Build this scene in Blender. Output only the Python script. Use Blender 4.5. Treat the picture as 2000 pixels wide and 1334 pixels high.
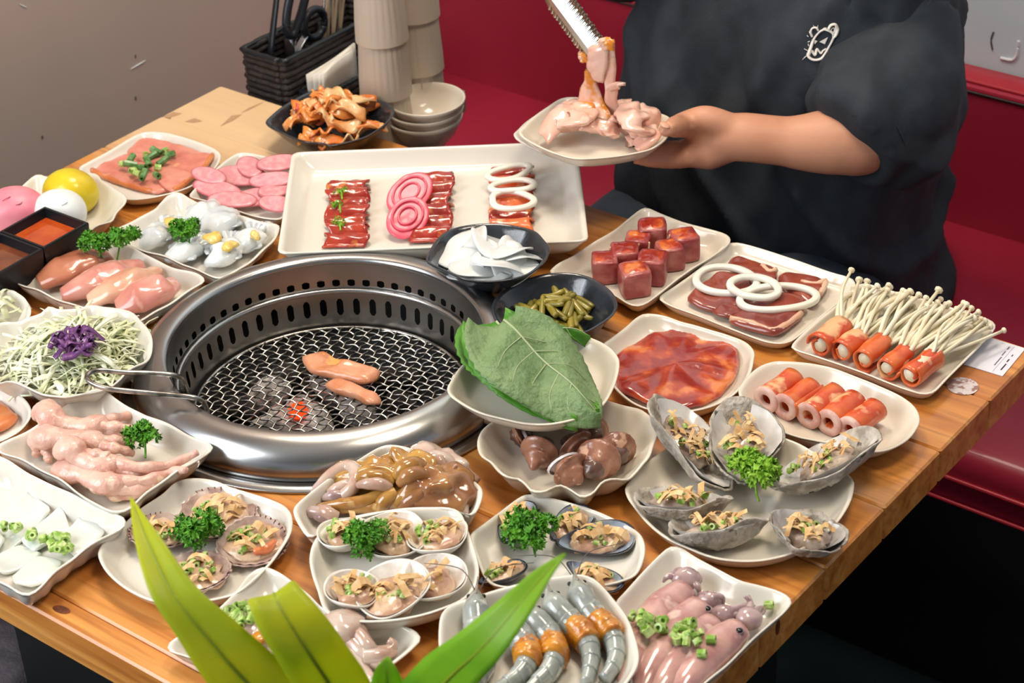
import bpy, math, random
import numpy as np
from mathutils import Vector, Matrix, noise

for o in list(bpy.data.objects): bpy.data.objects.remove(o)
SC = bpy.context.scene
COL = SC.collection
rnd = random.Random(7)

# ------------------------------------------------------------------ camera
FPX = 3941.6                                   # focal length in pixels of the 2000 x 1334 frame
RX = np.array([[0.78981865, -0.29944122, 0.53527699],
               [0.61172121, 0.44795593, -0.65202196],
               [-0.04453825, 0.8424194, 0.5369785]])   # camera axes -> world
CAM = np.array([1.3275, -1.300, 1.95])
TOP = 0.75                                     # height of the table top
cd = bpy.data.cameras.new('camera'); cam = bpy.data.objects.new('camera', cd); COL.objects.link(cam)
cd.sensor_width = 36.0; cd.lens = FPX / 2000 * 36; cd.clip_start = 0.05; cd.clip_end = 60
mw = Matrix([list(RX[i]) + [CAM[i]] for i in range(3)] + [[0, 0, 0, 1]])
cam.matrix_world = mw
cd.dof.use_dof = True; cd.dof.focus_distance = 2.12; cd.dof.aperture_fstop = 10.0
SC.camera = cam

# ------------------------------------------------------------------ world, lights, exposure
wd = bpy.data.worlds.new('room_air'); SC.world = wd; wd.use_nodes = True
bg = wd.node_tree.nodes['Background']; bg.inputs[0].default_value = (0.80, 0.86, 1.0, 1); bg.inputs[1].default_value = 0.34
def area(name, loc, target, sx, sy, power, col):
    l = bpy.data.lights.new(name, 'AREA'); l.shape = 'RECTANGLE'; l.size = sx; l.size_y = sy
    l.energy = power; l.color = col
    o = bpy.data.objects.new(name, l); COL.objects.link(o); o.location = loc
    d = Vector(target) - Vector(loc); o.rotation_euler = d.to_track_quat('-Z', 'Y').to_euler()
    return o
area('window_daylight', (-0.80, -1.55, 1.75), (0.3, -0.2, 0.75), 1.3, 1.5, 52, (0.93, 0.97, 1.0))
area('ceiling_lamp_light', (-0.42, 0.50, 2.68), (-0.42, 0.48, 0), 0.5, 0.5, 20, (1.0, 0.90, 0.77))
area('ceiling_lamp_light', (0.75, 0.15, 2.68), (0.75, 0.1, 0), 0.5, 0.5, 13, (1.0, 0.90, 0.77))
SC.view_settings.view_transform = 'Standard'; SC.view_settings.look = 'None'
SC.view_settings.gamma = 1.0; SC.view_settings.use_curve_mapping = False
SC.view_settings.exposure = 0.0

# ------------------------------------------------------------------ helpers
def at(px, py, z=0.0):
    """the point at height z above the table top that the photograph shows at (px, py)"""
    d = RX @ np.array([px - 1000.0, 667.0 - py, -FPX]); t = (TOP + z - CAM[2]) / d[2]
    return CAM + d * t
def aty(px, py, y):
    d = RX @ np.array([px - 1000.0, 667.0 - py, -FPX]); return CAM + d * ((y - CAM[1]) / d[1])
def crop(x0, y0, s): return lambda L: [(x0 + s * a, y0 + s * b) for a, b in L]
cA = crop(0, 230, .27744); cB = crop(0, 560, .32975); cC = crop(0, 880, .34033); cD = crop(530, 260, .325)
cE = crop(820, 420, .32982); cF = crop(1060, 380, .3299); cG = crop(1400, 500, .3); cH = crop(1180, 760, .27)
cI = crop(560, 800, .37); cJ = crop(820, 1000, .38); cK = crop(180, 900, .34); cM = crop(400, 0, .3)
cN = crop(950, 0, .29976); cP = crop(600, 320, .25); cQ = crop(560, 850, .2); cS = crop(0, 400, .16493)
cU = crop(460, 0, .22); cV = crop(920, 800, .19); cX = crop(1000, 60, .26982)
def at1(c, a, b, z=0.0): p = c([(a, b)])[0]; return at(p[0], p[1], z)

def lin(c):
    c = c / 255.0
    return c / 12.92 if c <= 0.04045 else ((c + 0.055) / 1.055) ** 2.4
def rgb(t): return tuple(lin(v) for v in t) + (1.0,)
MATS = {}
def mat(name, col, rough=0.5, col2=None, scale=30.0, fac=1.0, col3=None, bump=0.0, bscale=60.0, sss=0.0, ssr=(1, .35, .2), coat=0.0,
        metal=0.0, trans=0.0, spec=0.5, ior=1.45, emit=0.0, stretch=(1, 1, 1), aniso=0.0, lo=0.4, hi=0.62, detail=3.0, cr=0.08):
    m = bpy.data.materials.new(name); m.use_nodes = True; nt = m.node_tree; b = nt.nodes['Principled BSDF']
    b.inputs['Base Color'].default_value = rgb(col); b.inputs['Roughness'].default_value = rough
    b.inputs['Metallic'].default_value = metal; b.inputs['IOR'].default_value = ior
    b.inputs['Specular IOR Level'].default_value = spec
    b.inputs['Coat Weight'].default_value = coat; b.inputs['Coat Roughness'].default_value = cr
    b.inputs['Transmission Weight'].default_value = trans; b.inputs['Anisotropic'].default_value = aniso
    if sss:
        b.inputs['Subsurface Weight'].default_value = sss; b.inputs['Subsurface Radius'].default_value = ssr
        b.inputs['Subsurface Scale'].default_value = 0.006
    if emit:
        b.inputs['Emission Color'].default_value = rgb(col); b.inputs['Emission Strength'].default_value = emit
    tc = nt.nodes.new('ShaderNodeTexCoord'); mp = nt.nodes.new('ShaderNodeMapping'); mp.inputs['Scale'].default_value = stretch
    oi = nt.nodes.new('ShaderNodeObjectInfo'); ad = nt.nodes.new('ShaderNodeVectorMath'); ad.operation = 'ADD'
    nt.links.new(tc.outputs['Object'], ad.inputs[0]); nt.links.new(oi.outputs['Random'], ad.inputs[1])
    nt.links.new(ad.outputs[0], mp.inputs[0])
    if col2:
        n = nt.nodes.new('ShaderNodeTexNoise'); n.inputs['Scale'].default_value = scale; n.inputs['Detail'].default_value = detail
        r = nt.nodes.new('ShaderNodeValToRGB'); r.color_ramp.elements[0].position = lo; r.color_ramp.elements[1].position = hi
        r.color_ramp.elements[0].color = rgb(col); r.color_ramp.elements[1].color = rgb(col2)
        if col3:
            e = r.color_ramp.elements.new(min(.98, hi + .07)); e.color = rgb(col3)
        nt.links.new(mp.outputs[0], n.inputs['Vector']); nt.links.new(n.outputs['Fac'], r.inputs[0]); nt.links.new(r.outputs[0], b.inputs['Base Color'])
    if bump:
        n2 = nt.nodes.new('ShaderNodeTexNoise'); n2.inputs['Scale'].default_value = bscale; n2.inputs['Detail'].default_value = 3
        bp = nt.nodes.new('ShaderNodeBump'); bp.inputs['Strength'].default_value = bump; bp.inputs['Distance'].default_value = 0.004
        nt.links.new(mp.outputs[0], n2.inputs['Vector']); nt.links.new(n2.outputs['Fac'], bp.inputs['Height']); nt.links.new(bp.outputs[0], b.inputs['Normal'])
    MATS[name] = m
    return m

def mesh(name, geo):
    V, F = geo; me = bpy.data.meshes.new(name); me.from_pydata([tuple(map(float, v)) for v in V], [], F); me.update(); return me
def link(name, me, material, smooth=True):
    if material is not None and not me.materials: me.materials.append(MATS[material] if isinstance(material, str) else material)
    if smooth:
        me.polygons.foreach_set('use_smooth', [True] * len(me.polygons))
    o = bpy.data.objects.new(name, me); COL.objects.link(o); return o
def tag(o, label=None, cat=None, group=None, kind=None):
    if label: o['label'] = label
    if cat: o['category'] = cat
    if group: o['group'] = group
    if kind: o['kind'] = kind
    return o
def solo(name, geo, material, label, cat, group=None, kind=None, smooth=True):
    """a thing that is one mesh: geometry in world space, origin moved to its base"""
    V = np.array(geo[0], float); c = np.array([(V[:, 0].min() + V[:, 0].max()) / 2, (V[:, 1].min() + V[:, 1].max()) / 2, V[:, 2].min()])
    o = link(name, mesh(name, (V - c, geo[1])), material, smooth); o.location = c
    return tag(o, label, cat, group, kind)
def struct(name, geo, material, label=None, smooth=False, parent=None):
    o = link(name, mesh(name, geo), material, smooth)
    if parent is None: o['kind'] = 'structure'
    else: o.parent = parent
    if label: o['label'] = label
    return o
def thing(name, label, cat, loc=(0, 0, 0), group=None, rot=None):
    o = bpy.data.objects.new(name, None); COL.objects.link(o); o.location = loc; o.empty_display_size = 0.02
    if rot is not None: o.rotation_euler = rot
    return tag(o, label, cat, group)
def part(name, geo, material, parent, label=None, smooth=True, local=False, kind=None):
    """a part of a thing; geometry in world space unless local"""
    o = link(name, mesh(name, geo) if not isinstance(geo, bpy.types.Mesh) else geo, material, smooth); o.parent = parent
    if not local and parent.type == 'EMPTY': o.location = -Vector(parent.location)
    if not local and parent.type != 'EMPTY' and parent.parent is None: o.location = -Vector(parent.location)
    if label: o['label'] = label
    if kind: o['kind'] = kind
    return o
def copy_tree(o, parent=None):
    c = o.copy(); COL.objects.link(c)
    if parent is not None: c.parent = parent
    for ch in o.children: copy_tree(ch, c)
    return c

def join(geos):
    V = []; F = []
    for g in geos:
        n = len(V); V.extend([tuple(v) for v in g[0]]); F.extend([tuple(i + n for i in f) for f in g[1]])
    return V, F
def xf(geo, M):
    V = np.array(geo[0], float); A = np.array(M); return (V @ A[:3, :3].T + A[:3, 3], geo[1])
def T(loc=(0, 0, 0), rot=(0, 0, 0), s=(1, 1, 1)):
    from mathutils import Euler
    return Matrix.Translation(Vector([float(v) for v in loc])) @ Euler(rot).to_matrix().to_4x4() @ Matrix.Diagonal(Vector(list(s) + [1]))
def box(x0, x1, y0, y1, z0, z1, bev=0.0):
    if bev <= 0:
        V = [(x, y, z) for z in (z0, z1) for y in (y0, y1) for x in (x0, x1)]
        return V, [(0, 2, 3, 1), (4, 5, 7, 6), (0, 1, 5, 4), (2, 6, 7, 3), (0, 4, 6, 2), (1, 3, 7, 5)]
    b = bev; rings = []
    for z, i in ((z0, b), (z0 + b, 0), (z1 - b, 0), (z1, b)):
        rings.append([(x0 + i + (b if 1 else 0) * 0, y0 + i, z), (x1 - i, y0 + i, z), (x1 - i, y1 - i, z), (x0 + i, y1 - i, z)])
    rr = []
    for r in rings:
        q = []
        for k in range(4):
            p = np.array(r[k]); a = np.array(r[k - 1]); c = np.array(r[(k + 1) % 4])
            q.append(p + (a - p) / np.linalg.norm(a - p) * b); q.append(p + (c - p) / np.linalg.norm(c - p) * b)
        rr.append(q)
    return loft(rr)
def loft(rings, caps=True, closed=True):
    n = len(rings[0]); V = [tuple(p) for r in rings for p in r]; F = []
    for i in range(len(rings) - 1):
        for k in range(n if closed else n - 1):
            k2 = (k + 1) % n; F.append((i * n + k, i * n + k2, (i + 1) * n + k2, (i + 1) * n + k))
    if caps:
        F.append(tuple(range(n))[::-1]); m = (len(rings) - 1) * n; F.append(tuple(m + k for k in range(n)))
    return V, F
def spline(P, n, closed=False):
    P = np.array(P, float); m = len(P); out = []
    seg = m if closed else m - 1; per = 14
    for i in range(seg):
        if closed: a, b, c, d = P[(i - 1) % m], P[i], P[(i + 1) % m], P[(i + 2) % m]
        else: a, b, c, d = P[max(i - 1, 0)], P[i], P[i + 1], P[min(i + 2, m - 1)]
        for t in np.arange(per) / per:
            out.append(.5 * ((2 * b) + (-a + c) * t + (2 * a - 5 * b + 4 * c - d) * t * t + (-a + 3 * b - 3 * c + d) * t ** 3))
    out.append(P[0] if closed else P[-1]); out = np.array(out)
    L = np.r_[0, np.cumsum(np.linalg.norm(np.diff(out, axis=0), axis=1))]
    s = np.linspace(0, L[-1], n + 1)[:-1] if closed else np.linspace(0, L[-1], n)
    return np.array([np.interp(s, L, out[:, k]) for k in range(P.shape[1])]).T
def tube(P, r, seg=8, n=None, flat=1.0, up=(0, 0, 1), rough=0.0, cap=True):
    """tube along a spline; r a number or a list of radii along it; flat scales it along 'up'"""
    n = n or max(4, 5 * (len(P) - 1)); C = spline(P, n); r = np.interp(np.linspace(0, 1, n), np.linspace(0, 1, len(r)), r) if hasattr(r, '__len__') else np.full(n, r)
    rings = []; up = np.array(up, float)
    for i in range(n):
        t = C[min(i + 1, n - 1)] - C[max(i - 1, 0)]; t = t / (np.linalg.norm(t) + 1e-9)
        s = np.cross(t, up); 
        if np.linalg.norm(s) < 1e-3: s = np.cross(t, (1, 0, 0.1))
        s /= np.linalg.norm(s); u = np.cross(s, t); ring = []
        for k in range(seg):
            a = 2 * math.pi * k / seg; rr = r[i] * (1 + rough * math.sin(5 * a + i * 1.7) * .5 + (rough * rnd.uniform(-1, 1) if rough else 0))
            ring.append(C[i] + s * math.cos(a) * rr + u * math.sin(a) * rr * flat)
        rings.append(ring)
    return loft(rings, cap)
def lathe(prof, c=(0, 0, 0), seg=48, close=False):
    rings = [[(c[0] + r * math.cos(2 * math.pi * k / seg), c[1] + r * math.sin(2 * math.pi * k / seg), c[2] + z) for k in range(seg)] for r, z in prof]
    return loft(rings, caps=not close) if not close else loft(rings + [rings[0]], caps=False)
def blob(c, rad, rot=(0, 0, 0), seg=20, rows=12, amp=0.0, freq=40.0, seed=0.0, flatten=None, power=None):
    V = []; F = []
    for i in range(rows + 1):
        th = math.pi * i / rows
        for k in range(seg):
            a = 2 * math.pi * k / seg; p = np.array([math.sin(th) * math.cos(a), math.sin(th) * math.sin(a), -math.cos(th)])
            if power: p = np.sign(p) * np.abs(p) ** power; 
            q = p * np.array(rad)
            if flatten is not None: q[2] = max(q[2], -rad[2] * flatten)
            if amp:
                w = noise.noise(Vector(q * freq) + Vector((seed, seed * .7, seed * 1.3))); q = q * (1 + amp * w)
            V.append(q)
        if i:
            for k in range(seg):
                k2 = (k + 1) % seg; F.append(((i - 1) * seg + k, (i - 1) * seg + k2, i * seg + k2, i * seg + k))
    return xf((V, F), T(c, rot))
def slab(pts, z0, th, n=40, bump=0.0, freq=60.0, seed=0.0, rnd_edge=0.3, tilt=(0, 0), dome=0.0, raw=False):
    """a slice of food: outline in plan (world xy), rounded edge, uneven top"""
    O = spline([(p[0], p[1]) for p in pts], n, True) if not raw else np.array([(p[0], p[1]) for p in pts]); n = len(O); c = O.mean(0)
    rad = np.linalg.norm(O - c, axis=1).mean(); e = min(.25, th * rnd_edge * 2 / rad); rings = []
    prof = [(0.03, 0), (.6, 0), (1 - e, 0), (1, th * .35), (1, th * .65), (1 - e * .6, th * .93), (1 - e * 1.3, th), ((1 - e * 1.3) * .84, th), ((1 - e * 1.3) * .6, th), ((1 - e * 1.3) * .32, th), (.03, th)]
    for s, z in prof:
        ring = []
        for p in O:
            q = c + (p - c) * s; zz = z0 + z + dome * (1 - s * s) * (1 if z > th * .5 else 0)
            if bump: zz += bump * noise.noise(Vector((q[0] * freq, q[1] * freq, seed))) * (1 if z > th * .3 else .0)
            zz += (q[0] - c[0]) * tilt[0] + (q[1] - c[1]) * tilt[1]
            ring.append((q[0], q[1], TOP + zz))
        rings.append(ring)
    return loft(rings)
def corners(L, k=.16):
    """keep the corners of a traced outline: two points close to each corner"""
    out = []
    for i in range(len(L)):
        p, a, b = np.array(L[i], float), np.array(L[i - 1], float), np.array(L[(i + 1) % len(L)], float); out += [tuple(p + (a - p) * k), tuple(p + (b - p) * k)]
    return out
def sheet(fn, nu, nv, th):
    """thin curved sheet: fn(u, v) -> point, u and v in 0..1; given a thickness along its normals"""
    P = np.array([[fn(i / (nu - 1), j / (nv - 1)) for j in range(nv)] for i in range(nu)])
    du = np.gradient(P, axis=0); dv = np.gradient(P, axis=1); N = np.cross(du, dv); N /= (np.linalg.norm(N, axis=2, keepdims=True) + 1e-12)
    A = (P + N * th / 2).reshape(-1, 3); B = (P - N * th / 2).reshape(-1, 3); V = np.vstack([A, B]); m = nu * nv; F = []
    for i in range(nu - 1):
        for j in range(nv - 1):
            a, b, c, d = i * nv + j, i * nv + j + 1, (i + 1) * nv + j + 1, (i + 1) * nv + j
            F.append((a, d, c, b)); F.append((m + a, m + b, m + c, m + d))
    edge = [j for j in range(nv)] + [i * nv + nv - 1 for i in range(1, nu)] + [(nu - 1) * nv + j for j in range(nv - 2, -1, -1)] + [i * nv for i in range(nu - 2, 0, -1)]
    for k in range(len(edge)):
        a, b = edge[k], edge[(k + 1) % len(edge)]; F.append((a, b, m + b, m + a))
    return V, F
def apply_mods(o):
    dg = bpy.context.evaluated_depsgraph_get(); me = bpy.data.meshes.new_from_object(o.evaluated_get(dg)); o.modifiers.clear(); o.data = me; return o
def stick(a, b, r, seg=8, r2=None):
    return tube([a, (np.array(a) + np.array(b)) / 2, b], [r, r, r if r2 is None else r2], seg, 4)
# ------------------------------------------------------------------ materials of the setting
mat('plaster', (178, 162, 152), .85, (184, 166, 156), 2.5, bump=.06, bscale=14)
mat('plaster_daylit', (214, 228, 238), .8, (202, 220, 234), 4, bump=.05, bscale=20)  # bluish daylight on the back wall is put into this plaster colour
mat('floor_tile', (22, 36, 40), .35, (30, 44, 48), 3)
mat('ceiling_paint', (206, 198, 188), .9)
mat('mark', (70, 58, 52), .9)
mat('paint_scar', (226, 232, 238), .7)
mat('red_vinyl', (156, 34, 58), .42, (142, 28, 50), 3, bump=.05, bscale=90, coat=.15)
mat('red_piping', (168, 40, 54), .3)
mat('plinth', (24, 20, 20), .5)
mat('black_panel', (20, 22, 22), .5)
mat('grey_cloth', (112, 104, 108), .9, (92, 86, 90), 60, bump=.2, bscale=300)
mat('steel', (188, 188, 186), .24, (172, 172, 172), 5, metal=1.0, bump=.02, bscale=30)
mat('steel_dark', (168, 166, 163), .30, (142, 140, 137), 8, metal=1.0, bump=.03, bscale=60)
mat('soot', (16, 14, 13), .7)
mat('wire', (206, 203, 196), .28, (120, 116, 110), 60, metal=1.0)
mat('ash', (204, 197, 192), .95, (140, 132, 128), 55, bump=.8, bscale=90)
mat('charcoal', (30, 26, 25), .9, (64, 56, 53), 50, bump=.8, bscale=80)
mat('ember', (255, 64, 18), .8, emit=1.5)
mat('lamp_glow', (255, 224, 180), .5, emit=4.0)
mat('white_paint', (222, 222, 218), .5)
mat('window_sky', (226, 238, 255), .5, emit=3.2)

def wood(name, tint=0.0):
    m = bpy.data.materials.new(name); m.use_nodes = True; nt = m.node_tree; b = nt.nodes['Principled BSDF']
    b.inputs['Roughness'].default_value = .34; b.inputs['Coat Weight'].default_value = .35; b.inputs['Coat Roughness'].default_value = .16
    tc = nt.nodes.new('ShaderNodeTexCoord'); oi = nt.nodes.new('ShaderNodeObjectInfo'); ad = nt.nodes.new('ShaderNodeVectorMath'); ad.operation = 'ADD'
    sc = nt.nodes.new('ShaderNodeVectorMath'); sc.operation = 'SCALE'; sc.inputs['Scale'].default_value = 9.0
    nt.links.new(oi.outputs['Random'], sc.inputs[0]); nt.links.new(tc.outputs['Object'], ad.inputs[0]); nt.links.new(sc.outputs[0], ad.inputs[1])
    mp = nt.nodes.new('ShaderNodeMapping'); mp.inputs['Scale'].default_value = (1.0, 14.0, 14.0); nt.links.new(ad.outputs[0], mp.inputs[0])
    n = nt.nodes.new('ShaderNodeTexNoise'); n.inputs['Scale'].default_value = 2.4; n.inputs['Detail'].default_value = 5; n.inputs['Distortion'].default_value = .8
    nt.links.new(mp.outputs[0], n.inputs['Vector'])
    r = nt.nodes.new('ShaderNodeValToRGB'); e = r.color_ramp.elements
    e[0].position = .3; e[0].color = rgb((178, 106, 42)); e[1].position = .72; e[1].color = rgb((222, 160, 84))
    k = e.new(.5); k.color = rgb((206, 134, 58))
    nt.links.new(n.outputs['Fac'], r.inputs[0])
    n2 = nt.nodes.new('ShaderNodeTexNoise'); n2.inputs['Scale'].default_value = 9; n2.inputs['Detail'].default_value = 4
    mp2 = nt.nodes.new('ShaderNodeMapping'); mp2.inputs['Scale'].default_value = (.6, 12, 12); nt.links.new(ad.outputs[0], mp2.inputs[0]); nt.links.new(mp2.outputs[0], n2.inputs['Vector'])
    r2 = nt.nodes.new('ShaderNodeValToRGB'); r2.color_ramp.elements[0].position = .38; r2.color_ramp.elements[0].color = (.62, .52, .45, 1); r2.color_ramp.elements[1].position = .5; r2.color_ramp.elements[1].color = (1, 1, 1, 1)
    nt.links.new(n2.outputs['Fac'], r2.inputs[0])
    mx = nt.nodes.new('ShaderNodeMix'); mx.data_type = 'RGBA'; mx.blend_type = 'MULTIPLY'; mx.inputs[0].default_value = .6
    nt.links.new(r.outputs[0], mx.inputs[6]); nt.links.new(r2.outputs[0], mx.inputs[7])
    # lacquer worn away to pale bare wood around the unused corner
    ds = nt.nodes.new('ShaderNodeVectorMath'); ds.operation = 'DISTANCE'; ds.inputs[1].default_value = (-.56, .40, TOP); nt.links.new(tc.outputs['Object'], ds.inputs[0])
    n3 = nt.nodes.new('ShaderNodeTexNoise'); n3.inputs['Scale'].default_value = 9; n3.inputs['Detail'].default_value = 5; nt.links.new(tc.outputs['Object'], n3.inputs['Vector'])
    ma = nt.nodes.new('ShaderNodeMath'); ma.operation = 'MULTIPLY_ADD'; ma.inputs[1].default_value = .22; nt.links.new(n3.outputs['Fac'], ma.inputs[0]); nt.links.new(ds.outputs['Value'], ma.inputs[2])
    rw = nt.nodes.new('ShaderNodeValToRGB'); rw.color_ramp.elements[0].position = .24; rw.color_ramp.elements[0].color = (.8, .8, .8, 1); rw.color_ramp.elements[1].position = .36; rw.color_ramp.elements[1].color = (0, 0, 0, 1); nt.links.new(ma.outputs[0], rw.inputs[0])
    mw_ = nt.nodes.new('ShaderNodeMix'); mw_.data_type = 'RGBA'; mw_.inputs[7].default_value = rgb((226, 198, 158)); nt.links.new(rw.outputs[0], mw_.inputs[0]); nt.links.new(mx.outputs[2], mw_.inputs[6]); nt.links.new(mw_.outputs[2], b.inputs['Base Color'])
    bp = nt.nodes.new('ShaderNodeBump'); bp.inputs['Strength'].default_value = .08; bp.inputs['Distance'].default_value = .002
    nt.links.new(n.outputs['Fac'], bp.inputs['Height']); nt.links.new(bp.outputs[0], b.inputs['Normal'])
    MATS[name] = m
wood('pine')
mat('knot', (88, 40, 16), .5, (120, 60, 26), 200)
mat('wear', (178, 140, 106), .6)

# ------------------------------------------------------------------ the room
WX = -0.873; WY = 1.212
struct('floor', box(-3, 3.5, -4, 3, -0.05, 0), 'floor_tile')
# left wall with a window opening on the camera's side
wy0, wy1, wz0, wz1 = -2.2, -0.9, 1.0, 2.4
wl = struct('wall_left', join([box(WX - .12, WX, wy1, WY + .12, 0, 2.8), box(WX - .12, WX, -4, wy0, 0, 2.8),
                               box(WX - .12, WX, wy0, wy1, 0, wz0), box(WX - .12, WX, wy0, wy1, wz1, 2.8)]), 'plaster')
struct('wall_back', box(WX, 3.5, WY, WY + .12, 0, 2.8), 'plaster_daylit')
struct('ceiling', box(WX - .12, 3.5, -4, WY + .12, 2.8, 2.9), 'ceiling_paint')
w1 = struct('window_1', join([box(WX - .09, WX - .03, wy0, wy0 + .05, wz0, wz1), box(WX - .09, WX - .03, wy1 - .05, wy1, wz0, wz1),
                              box(WX - .09, WX - .03, wy0 + .05, wy1 - .05, wz0, wz0 + .05), box(WX - .09, WX - .03, wy0 + .05, wy1 - .05, wz1 - .05, wz1)]), 'white_paint')
for yy in (wy0 + (wy1 - wy0) / 3, wy0 + (wy1 - wy0) * 2 / 3):
    struct('mullion', box(WX - .08, WX - .04, yy - .015, yy + .015, wz0 + .05, wz1 - .05), 'white_paint', parent=w1)
struct('pane', box(WX - .065, WX - .06, wy0 + .05, wy1 - .05, wz0 + .05, wz1 - .05), 'window_sky', parent=w1)
# scuffs on the left wall (pixel marks of real chips in the plaster)
def wallpt(px, py):
    d = RX @ np.array([px - 1000.0, 667.0 - py, -FPX]); return CAM + d * ((WX - CAM[0]) / d[0])
for (a, b, w) in (((264, 107), (264.5, 114), .0012), ((264, 188), (264.5, 196), .0014), ((82, 265), (82.5, 272), .0016)):
    p, q = wallpt(*a), wallpt(*b); p[0] = q[0] = WX + .0005
    struct('plaster_chip', tube([p, (p + q) / 2, q], [w * .6, w, w * .3], 6, 6), 'mark', parent=wl)
for (a, b) in (((255, 135), (284, 118)), ((38, 8), (52, 15))):
    p, q = wallpt(*a), wallpt(*b); p[0] = q[0] = WX + .0004
    struct('scratch', tube([p, (p + q) / 2, q], [.0004, .0009, .0004], 6, 6), 'paint_scar', parent=wl)
wb = bpy.data.objects['wall_back']
def backpt(px, py): return aty(px, py, WY)
for L, w in (([(1941, 62), (1936, 78), (1939, 97)], .0012), ([(1990, 80), (1988, 100), (1984, 112), (1975, 117), (1955, 113)], .0022)):
    P = [backpt(*p) - np.array([0, .0006, 0]) for p in L]
    struct('paint_scar', tube(P, w, 6), 'mark' if w < .002 else 'paint_scar', parent=wb)
for (x, y) in ((-0.42, .50), (.75, .15)):
    l = thing('ceiling_lamp', 'square warm ceiling lamp over the ' + ('corner with the cups' if x < 0 else 'right end of the table'), 'lamp', (x, y, 2.72))
    part('housing', box(-.28, .28, -.28, .28, .01, .08, .01), 'white_paint', l, local=True)
    part('diffuser', box(-.25, .25, -.25, .25, -.002, .012), 'lamp_glow', l, local=True)

# ------------------------------------------------------------------ red bench
bench = thing('red_bench', 'long red vinyl bench with a stitched front edge behind the table', 'bench', (.2, .9, 0))
def rbox(x0, x1, y0, y1, z0, z1, r):
    P = []
    for (yy, zz, a0) in ((y0 + r, z1 - r, 180), (y1 - .01, z1 - .01, 90), (y1 - .01, z0 + .01, 0), (y0 + .01, z0 + .01, 270)):
        rr = r if a0 == 180 else .01
        for k in range(5):
            a = math.radians(a0 - 22.5 * k); P.append((yy + rr * math.cos(a), zz + rr * math.sin(a)))
    return loft([[(x, p[0], p[1]) for p in P] for x in np.linspace(x0, x1, 12)])
part('cushion', rbox(WX + .005, 1.9, .630, 1.17, .365, .45, .03), 'red_vinyl', bench)
part('piping', tube([(WX + .01, .627, .408), (.5, .627, .408), (1.9, .627, .408)], .0035, 6, 8), 'red_piping', bench)
part('piping', tube([(WX + .01, .627, .372), (.5, .627, .372), (1.9, .627, .372)], .003, 6, 8), 'red_piping', bench)
part('plinth', box(WX + .005, 1.9, .70, 1.14, 0, .365), 'plinth', bench)
def backrest(x0, x1, zt, round_right, label):
    r = .085
    P = [(x0, .43)]
    P.append((x0, zt))
    if round_right:
        for k in range(9): a = math.pi / 2 * (1 - k / 8); P.append((x1 - r + r * math.cos(a), zt - r + r * math.sin(a)))
    else: P.append((x1, zt))
    P.append((x1, .43)); P = np.array(P); c = P.mean(0)
    rings = []
    for y, s in ((1.205, 1.0), (1.168, 1.0), (1.157, .99), (1.151, .975), (1.15, .95)):
        rings.append([(c[0] + (p[0] - c[0]) * (1 - (1 - s) * .5 * (.3 / max(.3, x1 - x0) )), y, c[1] + (p[1] - c[1]) * s if p[1] > .5 else p[1]) for p in P])
    return part('backrest', loft(rings), 'red_vinyl', bench, label, smooth=False)
t = backrest(WX + .005, 1.9, .678, False, 'red vinyl back cushion with a stitched top seam')
part('seam', tube([(WX + .01, 1.1495, .668), (.5, 1.1495, .668), (1.89, 1.1495, .668)], .0022, 6, 8), 'plinth', t)
part('top_roll', box(WX + .006, 1.9, 1.158, 1.207, .676, .682, .002), 'red_piping', t)

# ------------------------------------------------------------------ table with a hole for the grill
TX0, TX1, TY0, TY1 = -.619, .6155, -.458, .458; TH = .042
table = thing('dining_table', 'orange pine plank table with a round grill set into its middle', 'table', (0, 0, 0))
def boolean(o, cutter):
    m = o.modifiers.new('cut', 'BOOLEAN'); m.operation = 'DIFFERENCE'; m.object = cutter; m.solver = 'EXACT'; apply_mods(o)
cutter = link('cutter', mesh('cutter', lathe([(.2, .6), (.2, .9)], seg=64)), None)
edges = [TY0, TY0 + .028, -.335, -.222, -.105, .01, .122, .236, .345, TY1]
for i in range(len(edges) - 1):
    y0, y1 = edges[i] + .0004, edges[i + 1] - .0004
    inside = max(abs(y0), abs(y1)) < .19
    for (x0, x1) in (((TX0, -.05), (.05, TX1)) if inside else ((TX0, TX1),)):
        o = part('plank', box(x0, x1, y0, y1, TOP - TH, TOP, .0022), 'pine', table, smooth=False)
        if y0 < .2 and y1 > -.2: boolean(o, cutter)
bpy.data.objects.remove(cutter)
part('apron', join([box(TX0 + .05, TX1 - .05, TY0 + .05, TY0 + .07, .64, TOP - TH - .001)]), 'black_panel', table, smooth=False)
part('apron', box(TX0 + .05, TX1 - .05, TY1 - .07, TY1 - .05, .64, TOP - TH - .001), 'black_panel', table, smooth=False)
part('base_cabinet', box(-.20, .40, -.33, .30, 0, .64, .004), 'black_panel', table, smooth=False)
for (px, py) in ((120, 1191), (1549, 1203)):
    p = at(px, py, 0)
    if px < 1000:
        a = np.linspace(0, 2 * math.pi, 20, endpoint=False)
        part('knot', ([(p[0] + .009 * math.cos(t) - .004 * math.sin(t), p[1] + .004 * math.sin(t) + .003 * math.cos(t), TOP + .0003) for t in a], [tuple(range(20))]), 'knot', table)
    else:
        a = np.linspace(0, 2 * math.pi, 20, endpoint=False)
        q = [TX1 + .0003, -.075, TOP - .012]
        part('knot', ([(q[0], q[1] + .004 * math.cos(t), q[2] + .009 * math.sin(t)) for t in a], [tuple(range(20))]), 'knot', table)
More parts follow.
